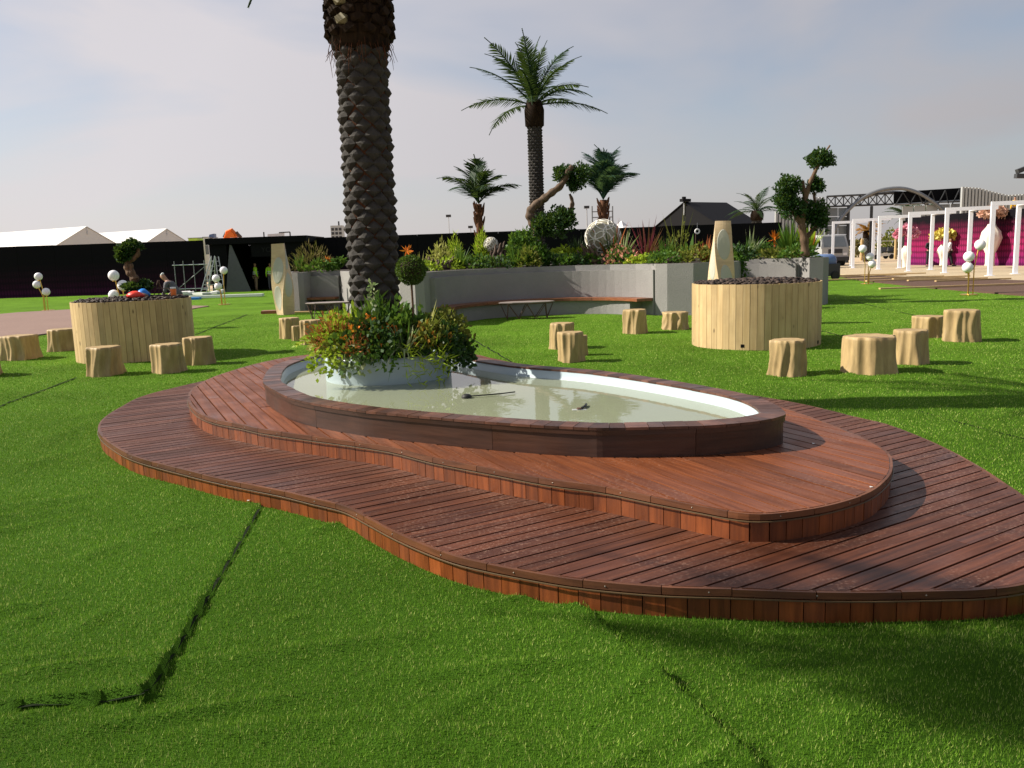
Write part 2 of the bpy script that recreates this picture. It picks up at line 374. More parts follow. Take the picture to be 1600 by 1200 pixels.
def catmull(pts, k=6, closed=False):
    P = [Vector(p) for p in pts]; n = len(P); out = []
    for i in range(n if closed else n-1):
        g = (lambda j: P[j % n]) if closed else (lambda j: P[max(0, min(n-1, j))])
        p0, p1, p2, p3 = g(i-1), g(i), g(i+1), g(i+2)
        for s in range(k):
            t = s/k; out.append(.5*((2*p1)+(p2-p0)*t+(2*p0-5*p1+4*p2-p3)*t*t+(3*p1-p0-3*p2+p3)*t**3))
    if not closed: out.append(P[-1])
    return out
def resample(pts, step, closed=False):
    P = [Vector(p) for p in pts]; P = P+[P[0]] if closed else P
    L = [0]
    for a, b in zip(P, P[1:]): L.append(L[-1]+(b-a).length)
    n = max(2, round(L[-1]/step)); out = []; j = 0
    for i in range(n+(0 if closed else 1)):
        s = L[-1]*i/n
        while j < len(L)-2 and L[j+1] < s: j += 1
        t = (s-L[j])/max(1e-9, L[j+1]-L[j]); out.append(P[j].lerp(P[j+1], min(1, t)))
    return out
def offset(pts, d, closed=False):
    """shift a polyline to its left by d"""
    n = len(pts); out = []
    for i in range(n):
        a = pts[(i-1) % n] if closed else pts[max(0, i-1)]; b = pts[(i+1) % n] if closed else pts[min(n-1, i+1)]
        t = Vector((b[0]-a[0], b[1]-a[1])); t.normalize(); out.append(Vector((pts[i][0]-t.y*d, pts[i][1]+t.x*d)))
    return out
# ------------------------------------------------------------------ ground and lawn
def sand_mat(name, a, b2, sc=.6, fine=40):
    m, nt, b, out = new_mat(name); v = objvec(nt, shift=False)
    c = mixc(nt, a, b2, noise(nt, sc, 6, v)); c = mixc(nt, c, tuple(x*.6 for x in a), ramp(nt, noise(nt, fine, 4, v), .5, .75, (0, 0, 0), (.5,)*3))
    nt.links.new(c, b.inputs['Base Color']); b.inputs['Roughness'].default_value = .95; b.inputs['Specular IOR Level'].default_value = .15
    bump(nt, b, noise(nt, fine, 5, v), .5, .03); return m
M['sand'] = sand_mat('desert_sand', (.42, .31, .20), (.52, .41, .28), .02, 1.5)
M['paving'] = sand_mat('pale_sand_paving', (.38, .30, .19), (.46, .38, .26), .5, 12)
M['brownpath'] = sand_mat('brown_path', (.085, .050, .038), (.12, .075, .055), .5, 25)
M['pinkpath'] = sand_mat('pink_path', (.20, .135, .115), (.26, .18, .15), .5, 25)
M['tape'] = plain('seam_tape', (.010, .016, .006), .9, spec=.1, nvar=.5, nscale=30)
def turf_mat(name, c1, c2, c3, blades):
    m, nt, b, out = new_mat(name)
    v = objvec(nt, shift=False)
    big = noise(nt, .55, 4, v); fine = noise(nt, 130, 3, v, .7); mid = noise(nt, 9, 4, v)
    if blades:
        g = nt.nodes.new('ShaderNodeNewGeometry'); r_ = nt.nodes.new('ShaderNodeValToRGB'); e = r_.color_ramp.elements
        e[0].color = (*c1, 1); e[1].color = (*c3, 1); e[1].position = .95; x = e.new(.80); x.color = (*c2, 1)
        nt.links.new(g.outputs['Random Per Island'], r_.inputs[0]); c = r_.outputs[0]
    else:
        c = mixc(nt, c1, c2, fine); c = mixc(nt, c, c3, ramp(nt, mid, .5, .8, (0, 0, 0), (.4,)*3))
        # where the pile is modelled blade by blade the sheet below is the dark backing
        tcx = nt.nodes.new('ShaderNodeTexCoord'); sx = nt.nodes.new('ShaderNodeSeparateXYZ'); nt.links.new(tcx.outputs['Object'], sx.inputs[0])
        mrx = nt.nodes.new('ShaderNodeMapRange'); mrx.inputs['From Min'].default_value = 4; mrx.inputs['From Max'].default_value = 16; nt.links.new(sx.outputs[1], mrx.inputs[0])
        c = mixc(nt, (.050, .122, .009), c, mrx.outputs[0])
    h = nt.nodes.new('ShaderNodeHueSaturation'); nt.links.new(c, h.inputs['Color'])
    mr = nt.nodes.new('ShaderNodeMapRange'); mr.inputs['From Min'].default_value = .3; mr.inputs['From Max'].default_value = .7; mr.inputs['To Min'].default_value = .80; mr.inputs['To Max'].default_value = 1.18
    nt.links.new(big, mr.inputs[0]); nt.links.new(mr.outputs[0], h.inputs['Value'])
    nt.links.new(h.outputs[0], b.inputs['Base Color']); b.inputs['Roughness'].default_value = .55 if blades else .9; b.inputs['Specular IOR Level'].default_value = .10 if blades else .05
    if blades:
        t = nt.nodes.new('ShaderNodeBsdfTranslucent'); nt.links.new(h.outputs[0], t.inputs['Color'])
        ms = nt.nodes.new('ShaderNodeMixShader'); ms.inputs[0].default_value = .25
        nt.links.new(b.outputs[0], ms.inputs[1]); nt.links.new(t.outputs[0], ms.inputs[2]); nt.links.new(ms.outputs[0], out.inputs[0])
    else: bump(nt, b, fine, .9, .03)
    return m
M['turf'] = turf_mat('artificial_turf', (.070, .155, .012), (.145, .275, .022), (.11, .215, .016), False)
M['blades'] = turf_mat('turf_blades', (.072, .182, .012), (.172, .325, .026), (.46, .52, .15), True)

g = MB(); g.add([(-3000, -800, -.06), (3000, -800, -.06), (3000, 5000, -.06), (-3000, 5000, -.06)], [(0, 1, 2, 3)])
struct(g.build('ground', 'sand'))

def seg_d(X, Y, a, b):
    ax, ay = a; bx, by = b; dx, dy = bx-ax, by-ay; L2 = dx*dx+dy*dy
    t = np.clip(((X-ax)*dx+(Y-ay)*dy)/L2, 0, 1); ex, ey = X-ax-t*dx, Y-ay-t*dy
    return np.hypot(ex, ey), (dx*(Y-ay)-dy*(X-ax)), t
def A2(x, y): p = at(x, y); return (p.x, p.y)
# joints between the rolls of turf; the left-hand side of each line (walking along it) stands proud
SEAMS = [(A2(228, 1096), A2(318, 945), .030), (A2(318, 945), A2(412, 783), .018), (A2(-60, 1118), A2(228, 1096), .036),
         (A2(1200, 1215), A2(1035, 1062), .042), (A2(1035, 1062), A2(905, 945), .034),
         (A2(-80, 668), A2(118, 590), .016), (A2(1650, 700), A2(1435, 643), .014), (A2(735, 528), A2(815, 575), .012),
         (A2(300, 525), A2(385, 492), .02), (A2(1330, 470), A2(1450, 498), .02), (A2(1262, 512), A2(1335, 530), .012)]
RIDGES = [(A2(-40, 1068), A2(235, 1040), .016, .05), (A2(-40, 1040), A2(120, 1030), .010, .05), (A2(110, 885), A2(200, 845), .010, .07), (A2(200, 845), A2(330, 815), .008, .06),
          (A2(90, 1000), A2(190, 945), .009, .06), (A2(-30, 960), A2(90, 940), .010, .05), (A2(230, 960), A2(300, 950), .008, .05), (A2(0, 985), A2(90, 950), .008, .05),
          (A2(0, 745), A2(130, 700), .012, .10), (A2(30, 800), A2(160, 770), .010, .10), (A2(20, 715), A2(140, 660), .012, .12), (A2(430, 980), A2(480, 960), .007, .05),
          (A2(1000, 640), A2(1150, 628), .012, .10), (A2(900, 620), A2(1010, 612), .010, .1), (A2(600, 1000), A2(660, 1010), .006, .06),
          (A2(1130, 1120), A2(1330, 1060), .020, .10), (A2(1330, 1060), A2(1620, 985), .026, .12), (A2(1240, 1190), A2(1420, 1080), .026, .12), (A2(1420, 1080), A2(1640, 1020), .022, .11),
          (A2(1060, 1050), A2(1400, 990), .012, .10)]
_rr = random.Random(77)
for _i in range(110):
    _y = 2.2+13*_rr.random()**1.3; _x = _rr.uniform(-1, 1)*(1+_y*.62); _a = _rr.gauss(.25, .35); _l = _rr.uniform(.12, .5)*(1+_y*.06)
    RIDGES.append(((_x-_l*math.cos(_a), _y-_l*math.sin(_a)), (_x+_l*math.cos(_a), _y+_l*math.sin(_a)), _rr.uniform(.006, .013)*(1+_y*.05), _rr.uniform(.035, .07)*(1+_y*.04)))
def turf_h(X, Y):
    h = .006*np.sin(X*1.7+.6*np.sin(Y*1.1))*np.sin(Y*1.3+1)+.004*np.sin(X*4.3+Y*2.1)*np.sin(Y*3.1-X*1.2)
    for a, b, amp in SEAMS:
        d, sgn, t = seg_d(X, Y, a, b)
        h = h+np.where(sgn > 0, amp*np.exp(-(d/.22)), -.006*np.exp(-(d/.03)**2))*np.where((t > 0) & (t < 1), 1, np.exp(-d/.1))
    h = np.atleast_1d(np.array(h, float)); X = np.broadcast_to(np.asarray(X, float), h.shape); Y = np.broadcast_to(np.asarray(Y, float), h.shape)
    for a, b, amp, wd in RIDGES:
        k = (np.abs(X-(a[0]+b[0])/2) < abs(b[0]-a[0])/2+3*wd) & (np.abs(Y-(a[1]+b[1])/2) < abs(b[1]-a[1])/2+3*wd)
        if k.any(): d, sgn, t = seg_d(X[k], Y[k], a, b); h[k] += 2.0*amp*np.exp(-(d/wd)**2)*np.sin(np.clip(t, .06, .94)*np.pi)
    return h
ys = [.6]
while ys[-1] < 53: ys.append(ys[-1]+max(.022, ys[-1]*.0085))
ys = np.array(ys); ts = np.linspace(-1, 1, 430)
Xg = ts[None, :]*(2.2+ys[:, None]*.78); Yg = np.repeat(ys[:, None], len(ts), 1); Zg = turf_h(Xg, Yg)
V = np.stack([Xg, Yg, Zg], -1).reshape(-1, 3); nr, nc = Xg.shape
ii = (np.arange(nr-1)[:, None]*nc+np.arange(nc-1)[None, :]).ravel()
lawn = link('lawn', np_mesh('lawn', V, np.stack([ii, ii+1, ii+nc+1, ii+nc], 1), 'turf', 4, True)); struct(lawn)

tape = MB()
for a_, b_, amp in SEAMS:
    a_, b_ = Vector(a_), Vector(b_); d_ = (b_-a_).normalized(); nrm_ = Vector((d_.y, -d_.x)); k_ = max(2, int((b_-a_).length/.12)); P_, Q_ = [], []
    for i in range(k_+1):
        p_ = a_.lerp(b_, i/k_); wd_ = .007+.0013*p_.y; q_ = p_+nrm_*wd_; p_ = p_-nrm_*.004; zz_ = float(turf_h(q_.x, q_.y)[0])+.012; P_.append((p_.x, p_.y, zz_)); Q_.append((q_.x, q_.y, zz_))
    tape.add(P_+Q_, [(i, i+1, k_+2+i, k_+1+i) for i in range(k_)])
tp_o = tape.build('turf_seams', 'tape'); stuff(tp_o); tp_o['label'] = 'dark open joints between the rolls of artificial turf'; tp_o['category'] = 'seam'

# paths that cross the lawn: slabs a little proud of the turf
path_l = [at(*p) for p in ((-60, 497), (30, 489), (82, 486), (117, 484), (200, 481), (300, 478.5), (327, 479), (300, 483.5), (240, 497), (150, 512), (57, 525), (0, 539.5), (-60, 557))]
struct(MB().prism(path_l, -.02, .032).build('curved_path', 'pinkpath'))
pav = [at(*p) for p in ((1276, 425), (1330, 431), (1400, 436), (1480, 440), (1640, 446))]+[Vector((60, 32, 0)), Vector((60, 64, 0)), Vector((17.5, 66, 0)), Vector((16.6, 53, 0))]
struct(MB().prism(pav, -.05, .034).build('sand_paving', 'paving'))
bp = [at(*p) for p in ((1300, 431), (1352, 440), (1465, 452), (1600, 463), (1720, 475), (1760, 440), (1640, 441), (1480, 436), (1400, 433))]
struct(MB().prism(bp, -.05, .044).build('brown_path', 'brownpath'))
def in_poly(X, Y, poly):
    c = np.zeros(X.shape, bool); n = len(poly)
    for i in range(n):
        x1, y1 = poly[i][0], poly[i][1]; x2, y2 = poly[i-1][0], poly[i-1][1]
        k = (y1 > Y) != (y2 > Y); c ^= k & (X < (x2-x1)*(Y-y1)/(y2-y1+1e-12)+x1)
    return c

# ------------------------------------------------------------------ timber deck: two tiers
ZL, ZU, ZR = .14, .29, .49
low_pts = [(-3.87, 7.66), (-3.61, 7.2), (-3.2, 6.65), (-2.89, 6.32), (-2.45, 5.95), (-2.02, 5.61), (-1.52, 5.26), (-1.27, 5.06), (-1.03, 4.87), (-0.86, 4.64), (-0.69, 4.4), (-0.55, 4.22),
           (-0.42, 4.07), (-0.3, 3.95), (-0.18, 3.86), (0.03, 3.73), (0.28, 3.6), (0.62, 3.49), (0.93, 3.44), (1.21, 3.39), (1.48, 3.36), (1.76, 3.35), (1.96, 3.35), (2.18, 3.4), (2.48, 3.58),
           (2.73, 3.98), (2.89, 4.56), (2.95, 4.88), (3.02, 5.31), (3.07, 5.93), (3.04, 6.58), (2.92, 6.95), (2.79, 7.38), (2.56, 7.9), (2.05, 8.65), (1.2, 9.6), (.35, 10.6), (-.35, 11.5),
           (-1.1, 12.2), (-1.9, 12.45), (-2.8, 12.2), (-3.45, 11.5), (-3.85, 10.8), (-4.12, 10.04), (-4.24, 9.4), (-4.16, 8.74), (-4.05, 8.15)]
up_pts = [(-3.27, 8.33), (-3.06, 7.84), (-2.79, 7.35), (-2.54, 7.04), (-2.26, 6.8), (-1.99, 6.55), (-1.52, 6.22), (-1.25, 6.04), (-0.87, 5.76), (-0.53, 5.4), (-0.15, 5.07), (0.19, 4.78), (0.5, 4.58),
          (0.77, 4.33), (0.95, 4.17), (1.09, 4.05), (1.21, 4.0), (1.36, 4.02), (1.56, 4.09), (1.79, 4.23), (1.95, 4.38), (2.14, 4.64), (2.27, 4.9), (2.35, 5.13), (2.38, 5.42), (2.36, 5.81), (2.31, 6.15),
          (2.26, 6.5), (2.1, 7.1), (1.5, 8.2), (.6, 9.35), (-.15, 10.47), (-.54, 11.27), (-1.3, 11.95), (-2.25, 12.1), (-3.03, 11.75), (-3.34, 11.11), (-3.49, 10.33), (-3.53, 9.68), (-3.45, 8.95)]
low_o = resample(catmull([(*p, 0) for p in low_pts], 5, True), .05, True)
up_o = resample(catmull([(*p, 0) for p in up_pts], 5, True), .05, True)
deck = thing('wooden_deck', 'two-tiered curved deck of reddish brown stained planks around the pool', 'deck')
def crossings(poly, nv, uv, c):
    r_ = []
    n = len(poly)
    for i in range(n):
        a, b = poly[i], poly[(i+1) % n]; da = a.x*nv[0]+a.y*nv[1]-c; db = b.x*nv[0]+b.y*nv[1]-c
        if (da > 0) != (db > 0):
            t = da/(da-db); p = a.lerp(b, t); r_.append(p.x*uv[0]+p.y*uv[1])
    return sorted(r_)
def plank_tier(tier, outline, ang, width, z, mat, thick=.024, gap=.013):
    uv = (math.cos(ang), math.sin(ang)); nv = (-uv[1], uv[0])
    cs = [p.x*nv[0]+p.y*nv[1] for p in outline]; c = min(cs)+.012
    rnd = random.Random(3)
    while c+.02 < max(cs):
        wd = min(width, max(cs)-c-.012)
        lines = [c+gap/2+(wd-gap)*k/4 for k in range(5)]; ends = [crossings(outline, nv, uv, q) for q in lines]
        if all(len(e) >= 2 for e in ends):
            lo = [e[0] for e in ends]; hi = [e[-1] for e in ends]; L = min(hi)-max(lo)
            cuts = [None]
            if L > 1.6: cuts = [max(lo)+L*rnd.uniform(.25, .75)]
            spans = [(lo, hi)] if cuts[0] is None else [(lo, [cuts[0]-.002]*5), ([cuts[0]+.002]*5, hi)]
            for a, b in spans:
                dz = rnd.uniform(-.0015, .0015)
                poly = [(a[k]*uv[0]+lines[k]*nv[0], a[k]*uv[1]+lines[k]*nv[1]) for k in range(5)]
                poly += [(b[k]*uv[0]+lines[k]*nv[0], b[k]*uv[1]+lines[k]*nv[1]) for k in range(4, -1, -1)]
                MB().prism(poly, z-thick+dz, z+dz).build('plank', mat, tier)
        c += width
def fascia_ring(tier, outline, z0, z1, wmin, wmax, mat, seed):
    rnd = random.Random(seed); P = outline+[outline[0]]; L = [0]
    for a, b in zip(P, P[1:]): L.append(L[-1]+(b-a).length)
    def pt(s):
        s = s % L[-1]; j = int(np.searchsorted(L, s)-1); j = max(0, min(j, len(P)-2)); t = (s-L[j])/(L[j+1]-L[j]); return P[j].lerp(P[j+1], t)
    s = 0
    while s < L[-1]-.03:
        wd = min(rnd.uniform(wmin, wmax), L[-1]-s); a, b = pt(s), pt(s+wd-.004); d = (b-a); d.z = 0
        nrm = Vector((d.y, -d.x, 0)).normalized()     # outward for counter-clockwise outlines
        c = (a+b)/2-nrm*.002; ln = d.length; pr = rnd.uniform(0, .003)
        MB().box((0, 0, 0), (ln, .02, z1-z0)).build('fascia_board', mat, tier, loc=(c.x+nrm.x*pr, c.y+nrm.y*pr, (z0+z1)/2-rnd.uniform(0, .003)), rz=math.atan2(d.y, d.x))
        s += wd
def nosing_ring(tier, outline, z, mat, rnd):
    n = len(outline); i = 0
    out = offset(outline, -.018, True); inn = offset(outline, .010, True)
    while i < n:
        k = min(rnd.randint(6, 10), n-i); idx = [(i+j) % n for j in range(k+1)]
        MB().strip([out[j] for j in idx][:-1]+[out[idx[-1]].lerp(out[idx[-2]], .08)], [inn[j] for j in idx][:-1]+[inn[idx[-1]].lerp(inn[idx[-2]], .08)], z-.036, z-.002-rnd.uniform(0, .003)).build('edge_strip', mat, tier)
        i += k
    wire = [Vector((p.x, p.y, z-.044)) for p in offset(outline, -.022, True)]
    MB().tube(wire+[wire[0]], .004, 5, False).build('light_wire', 'led', tier)
lt = MB().prism(offset(low_o, .03, True), -.03, ZL-.03).build('lower_tier', 'black', deck)
ut = MB().prism(offset(up_o, .03, True), ZL-.005, ZU-.03).build('upper_tier', 'black', deck)
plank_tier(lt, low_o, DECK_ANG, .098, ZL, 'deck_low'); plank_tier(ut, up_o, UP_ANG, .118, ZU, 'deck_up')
fascia_ring(lt, low_o, -.03, ZL-.04, .085, .105, 'fascia', 11); fascia_ring(ut, up_o, ZL+.001, ZU-.04, .085, .105, 'fascia', 12)
nosing_ring(lt, low_o, ZL+.002, 'nosing', random.Random(5)); nosing_ring(ut, up_o, ZU+.002, 'nosing', random.Random(6))

M['screw'] = plain('screw_head', (.30, .27, .22), .35, metal=.5)
sme = MB().lathe([(.0036, 0), (.0036, .002), (.002, .003)], 8).mesh('screw', 'screw')
for tier, outl, z in ((lt, low_o, ZL), (ut, up_o, ZU)):
    for i in range(3, len(outl), 9):
        a, b = outl[i], outl[(i+1) % len(outl)]; d = (b-a).normalized(); o = link('screw', sme, tier, (a.x+d.y*.018, a.y-d.x*.018, z-.018)); o.rotation_euler = (R(90), 0, math.atan2(d.y, d.x))

# ------------------------------------------------------------------ pool
rim_pts = [(-2.4, 7.94), (-2.27, 7.6), (-1.95, 7.0), (-1.77, 6.73), (-1.52, 6.46), (-1.27, 6.24), (-1.05, 6.07), (-0.55, 5.76), (0.08, 5.41), (0.50, 5.235), (0.56, 5.215), (0.93, 5.19), (1.21, 5.185), (1.41, 5.22), (1.64, 5.3),
           (1.80, 5.43), (1.85, 5.56), (1.87, 5.85), (1.83, 6.15), (1.73, 6.44), (1.46, 6.95), (1.13, 7.47), (0.75, 7.95), (0.2, 8.42), (-.2, 8.95), (-.55, 9.5), (-1.1, 10.0), (-1.7, 10.22), (-2.2, 10.12), (-2.52, 9.75), (-2.61, 9.14), (-2.55, 8.61), (-2.46, 8.2)]
rim_o = resample(catmull([(*p, 0) for p in rim_pts], 5, True), .05, True)
rim_i = offset(rim_o, .165, True)
pool = thing('raised_pool', 'raised teardrop pool with dark timber wall, board rim and pale liner', 'pool')
n = len(rim_o); wo_ = offset(rim_o, .015, True)
cutsI = [0, int(n*.115), int(n*.235), int(n*.33), int(n*.45), int(n*.6), int(n*.8), n]
for a, b in zip(cutsI, cutsI[1:]):
    idx = [(a+j) % n for j in range(b-a+1)]; q = [wo_[j] for j in idx]; q[-1] = q[-1].lerp(q[-2], .06)
    MB().strip(q, offset(q, .03), ZU+.001, ZR-.052).build('wall_board', 'poolwall', pool)
    q2 = [offset(rim_o, .004, True)[j] for j in idx]; q2[-1] = q2[-1].lerp(q2[-2], .06)
    MB().strip(q2, offset(q2, .03), ZR-.05, ZR-.019).build('top_band', 'poolwall', pool)
rnd = random.Random(9); i = 0
while i < n:
    k = min(rnd.choice((2, 2, 3)), n-i); idx = [(i+j) % n for j in range(k+1)]
    a = [rim_o[j] for j in idx]; b = [rim_i[j] for j in idx]; a[-1] = a[-1].lerp(a[-2], .07); b[-1] = b[-1].lerp(b[-2], .07)
    z = ZR+rnd.uniform(-.001, .001); MB().strip(a, b, z-.018, z).build('rim_board', 'rim', pool); i += k
ins = offset(rim_o, .163, True); ins2 = offset(rim_o, .185, True); bm_ = MB()
nI = len(ins); V = [(p.x, p.y, ZR-.0185) for p in offset(rim_o, .06, True)]+[(p.x, p.y, ZR-.0185) for p in ins]+[(p.x, p.y, .36) for p in ins2]+[(p.x, p.y, .30) for p in offset(rim_o, .26, True)]
Fc = [(L_*nI+k, L_*nI+(k+1) % nI, (L_+1)*nI+(k+1) % nI, (L_+1)*nI+k) for L_ in range(3) for k in range(nI)]
bm_.add(V, Fc).build('liner', 'liner', pool, True)
MB().prism(offset(rim_o, .25, True), .292, .302).build('basin_floor', 'basin_floor', pool)
def water_mat():
    m, nt, b, out = new_mat('pool_water')
    nt.nodes.remove(b)
    fr = nt.nodes.new('ShaderNodeFresnel'); fr.inputs['IOR'].default_value = 1.42
    gl = nt.nodes.new('ShaderNodeBsdfGlossy'); gl.inputs['Roughness'].default_value = .015; gl.inputs['Color'].default_value = (1, 1, 1, 1)
    tr = nt.nodes.new('ShaderNodeBsdfTransparent'); tr.inputs['Color'].default_value = (.93, .95, .86, 1)
    df = nt.nodes.new('ShaderNodeBsdfDiffuse'); df.inputs['Color'].default_value = (.41, .45, .30, 1)
    m0 = nt.nodes.new('ShaderNodeMixShader'); m0.inputs[0].default_value = .60; nt.links.new(tr.outputs[0], m0.inputs[1]); nt.links.new(df.outputs[0], m0.inputs[2])
    m1 = nt.nodes.new('ShaderNodeMixShader'); nt.links.new(fr.outputs[0], m1.inputs[0]); nt.links.new(m0.outputs[0], m1.inputs[1]); nt.links.new(gl.outputs[0], m1.inputs[2])
    nt.links.new(m1.outputs[0], out.inputs[0])
    bp_ = nt.nodes.new('ShaderNodeBump'); bp_.inputs['Strength'].default_value = .022; bp_.inputs['Distance'].default_value = .02
    nt.links.new(noise(nt, 9, 2, objvec(nt, (1, 1, 1), shift=False), .5, .6), bp_.inputs['Height']); nt.links.new(bp_.outputs[0], gl.inputs['Normal']); nt.links.new(bp_.outputs[0], fr.inputs['Normal'])
    return m
M['water'] = water_mat()
wq = offset(rim_o, .172, True)
wme = bpy.data.meshes.new('water'); wme.from_pydata([(p.x, p.y, .395) for p in wq], [], [tuple(range(len(wq)))]); wme.materials.append(M['water'])
if wme.polygons[0].normal.z < 0: wme.flip_normals()
link('water', wme, pool)

# turf blades: one object nobody could count
def lawn_blades():
    ptsX, ptsY, wd, ht = [], [], [], []
    hull = [Vector((p.x, p.y)) for p in offset(low_o, .01, True)]
    y0 = 1.75
    while y0 < 24:
        y1 = y0*1.12; ym = (y0+y1)/2; dens = 27000*min(1, (2.5/ym)**1.75); half = .8+ym*.66; cnt = int(dens*(y1-y0)*2*half)
        X = RNG.uniform(-half, half, cnt); Y = RNG.uniform(y0, y1, cnt); ok = ~in_poly(X, Y, low_o)
        if y1 > 11: ok &= ~in_poly(X, Y, path_l)
        if y1 > 15: ok &= ~in_poly(X, Y, bp) & ~in_poly(X, Y, pav)
        for a, b, amp in SEAMS:
            d, sgn, t = seg_d(X, Y, a, b); ok &= ~((d < .006+.0014*ym) & (sgn <= 0))
        X, Y = X[ok], Y[ok]; s = min(3.4, max(1, (ym/2.6)**.75))
        ptsX.append(X); ptsY.append(Y); wd.append(np.full(len(X), .0026*s)); ht.append(np.full(len(X), 0.016*(1+.10*(s-1)))); y0 = y1
    X = np.concatenate(ptsX); Y = np.concatenate(ptsY); W_ = np.concatenate(wd)*RNG.uniform(.7, 1.3, len(X)); H_ = np.concatenate(ht)*RNG.uniform(.55, 1.25, len(X))
    Z = turf_h(X, Y)-.002; n = len(X); a = RNG.uniform(0, 2*np.pi, n)
    cl = .9*np.sin(X*23+2*np.sin(Y*17))+.9*np.sin(Y*29+2*np.sin(X*13))    # neighbouring blades lie in similar directions
    la = cl+RNG.normal(size=n)*1.8; lean = np.abs(RNG.normal(size=n))*.38*H_
    b0 = np.stack([X+np.cos(a)*W_*.5, Y+np.sin(a)*W_*.5, Z], 1); b1 = np.stack([X-np.cos(a)*W_*.5, Y-np.sin(a)*W_*.5, Z], 1)
    tp = np.stack([X+np.cos(la)*lean, Y+np.sin(la)*lean, Z+H_], 1)
    V = np.stack([b0, b1, tp], 1).reshape(-1, 3); print('blades', n)
    return np_mesh('turf_blades', V, np.arange(3*n).reshape(-1, 3), 'blades', 3)
o = link('turf_blades', lawn_blades()); stuff(o); o['label'] = 'short bright green blades of the artificial turf'; o['category'] = 'grass'
# ------------------------------------------------------------------ plants
def join_arrays(parts):
    V, Q, o = [], [], 0
    for v, q in parts: V.append(v); Q.append(q+o); o += len(v)
    return np.concatenate(V), np.concatenate(Q)
def dirs(n, up=.3):
    d = RNG.normal(size=(n, 3)); d = unit(d); d[:, 2] += up; return unit(d)
def bush(n, rx, rz, L, Wd, up=.35, shell=.45, bottom=-.3):
    d = unit(RNG.normal(size=(n*2, 3))); d = d[d[:, 2] > bottom][:n]; n = len(d)
    lump = 1+.16*np.sin(d[:, 0]*5+d[:, 2]*4+RNG.uniform(0, 6))+.12*np.sin(d[:, 1]*7-d[:, 2]*5)
    r_ = (RNG.uniform(shell, 1, n)**.6*lump)[:, None]; P = d*r_*np.array([rx, rx, rz]); P[:, 2] += rz*max(0, -bottom)
    D = unit(d+np.array([0, 0, up])+RNG.normal(size=(n, 3))*.6); l = L*RNG.uniform(.6, 1.25, n)
    return leaf_arrays(P-D*l[:, None]*.4, D, l, Wd*RNG.uniform(.7, 1.2, n))
def spiky(n, L, Wd, spread=.9, droop=.35, z0=0, rad=.03, seg=4, up=1.0):
    a = RNG.uniform(0, 2*np.pi, n); s = RNG.uniform(.1, spread, n); D = np.stack([np.cos(a)*s, np.sin(a)*s, np.full(n, up)], 1)
    P = np.stack([np.cos(a)*rad, np.sin(a)*rad, np.full(n, z0)], 1); D = unit(D)
    return blade_arrays(P, D, L*RNG.uniform(.6, 1.1, n), Wd, droop*s/spread+.02, seg)
def feathery(n, L, leaf, Wd, spread=.9, droop=.4, per=16):
    """a tuft of small pinnate fronds"""
    out = []
    for i in range(n):
        a = random.uniform(0, 6.28); s = random.uniform(.15, spread); l = L*random.uniform(.7, 1.1); d = np.array([math.cos(a)*s, math.sin(a)*s, 1.]); d /= np.linalg.norm(d)
        t = np.linspace(.2, 1, per); p = d[None]*(l*t)[:, None]; p[:, 2] -= droop*l*t*t
        tan = np.gradient(p, axis=0); tan = unit(tan); side = unit(np.cross(tan, [0, 0, 1.])+1e-6)
        for sg in (-1, 1): out.append(leaf_arrays(p, tan*.6+side*sg+RNG.normal(size=p.shape)*.08, leaf*(1.1-.6*t), Wd))
        out.append(blade_arrays(np.zeros((1, 3)), d[None], l, .006, droop, 6))
    return join_arrays(out)
def trailing(n, L, leaf, Wd, out_r):
    parts = []
    for i in range(n):
        k = random.randint(7, 13); y = random.uniform(-out_r, out_r); l = L*random.uniform(.5, 1.1); t = np.linspace(0, 1, k)
        p = np.stack([.05+.10*np.sin(t*2.2)+RNG.normal(size=k)*.015, y+RNG.normal(size=k)*.02, .06-l*t**1.3], 1)
        parts.append(leaf_arrays(np.repeat(p, 2, 0)+RNG.normal(size=(2*k, 3))*.012, RNG.normal(size=(2*k, 3))+np.array([.6, 0, .1]), leaf, Wd))
    return join_arrays(parts)
def lm(name, arr, mat): return np_mesh(name, arr[0], arr[1], mat, 4)
def plant(name, label, cat, loc, parts, rz=0, group=None, scale=1):
    """parts: (part_name, arrays, material); one part -> the thing is that mesh itself"""
    if len(parts) == 1:
        o = link(name, lm(name, parts[0][1], parts[0][2]), None, loc, rz); tag(o, label, cat, group)
    else:
        o = thing(name, label, cat, loc, rz, group)
        for pn, ar, mt in parts:
            c_ = link(pn, lm(pn, ar, mt), o)
            if pn in ('bloom', 'vine', 'red_tips', 'hanging_leaf'): stuff(c_)
    if scale != 1: o.scale = (scale,)*3
    return o

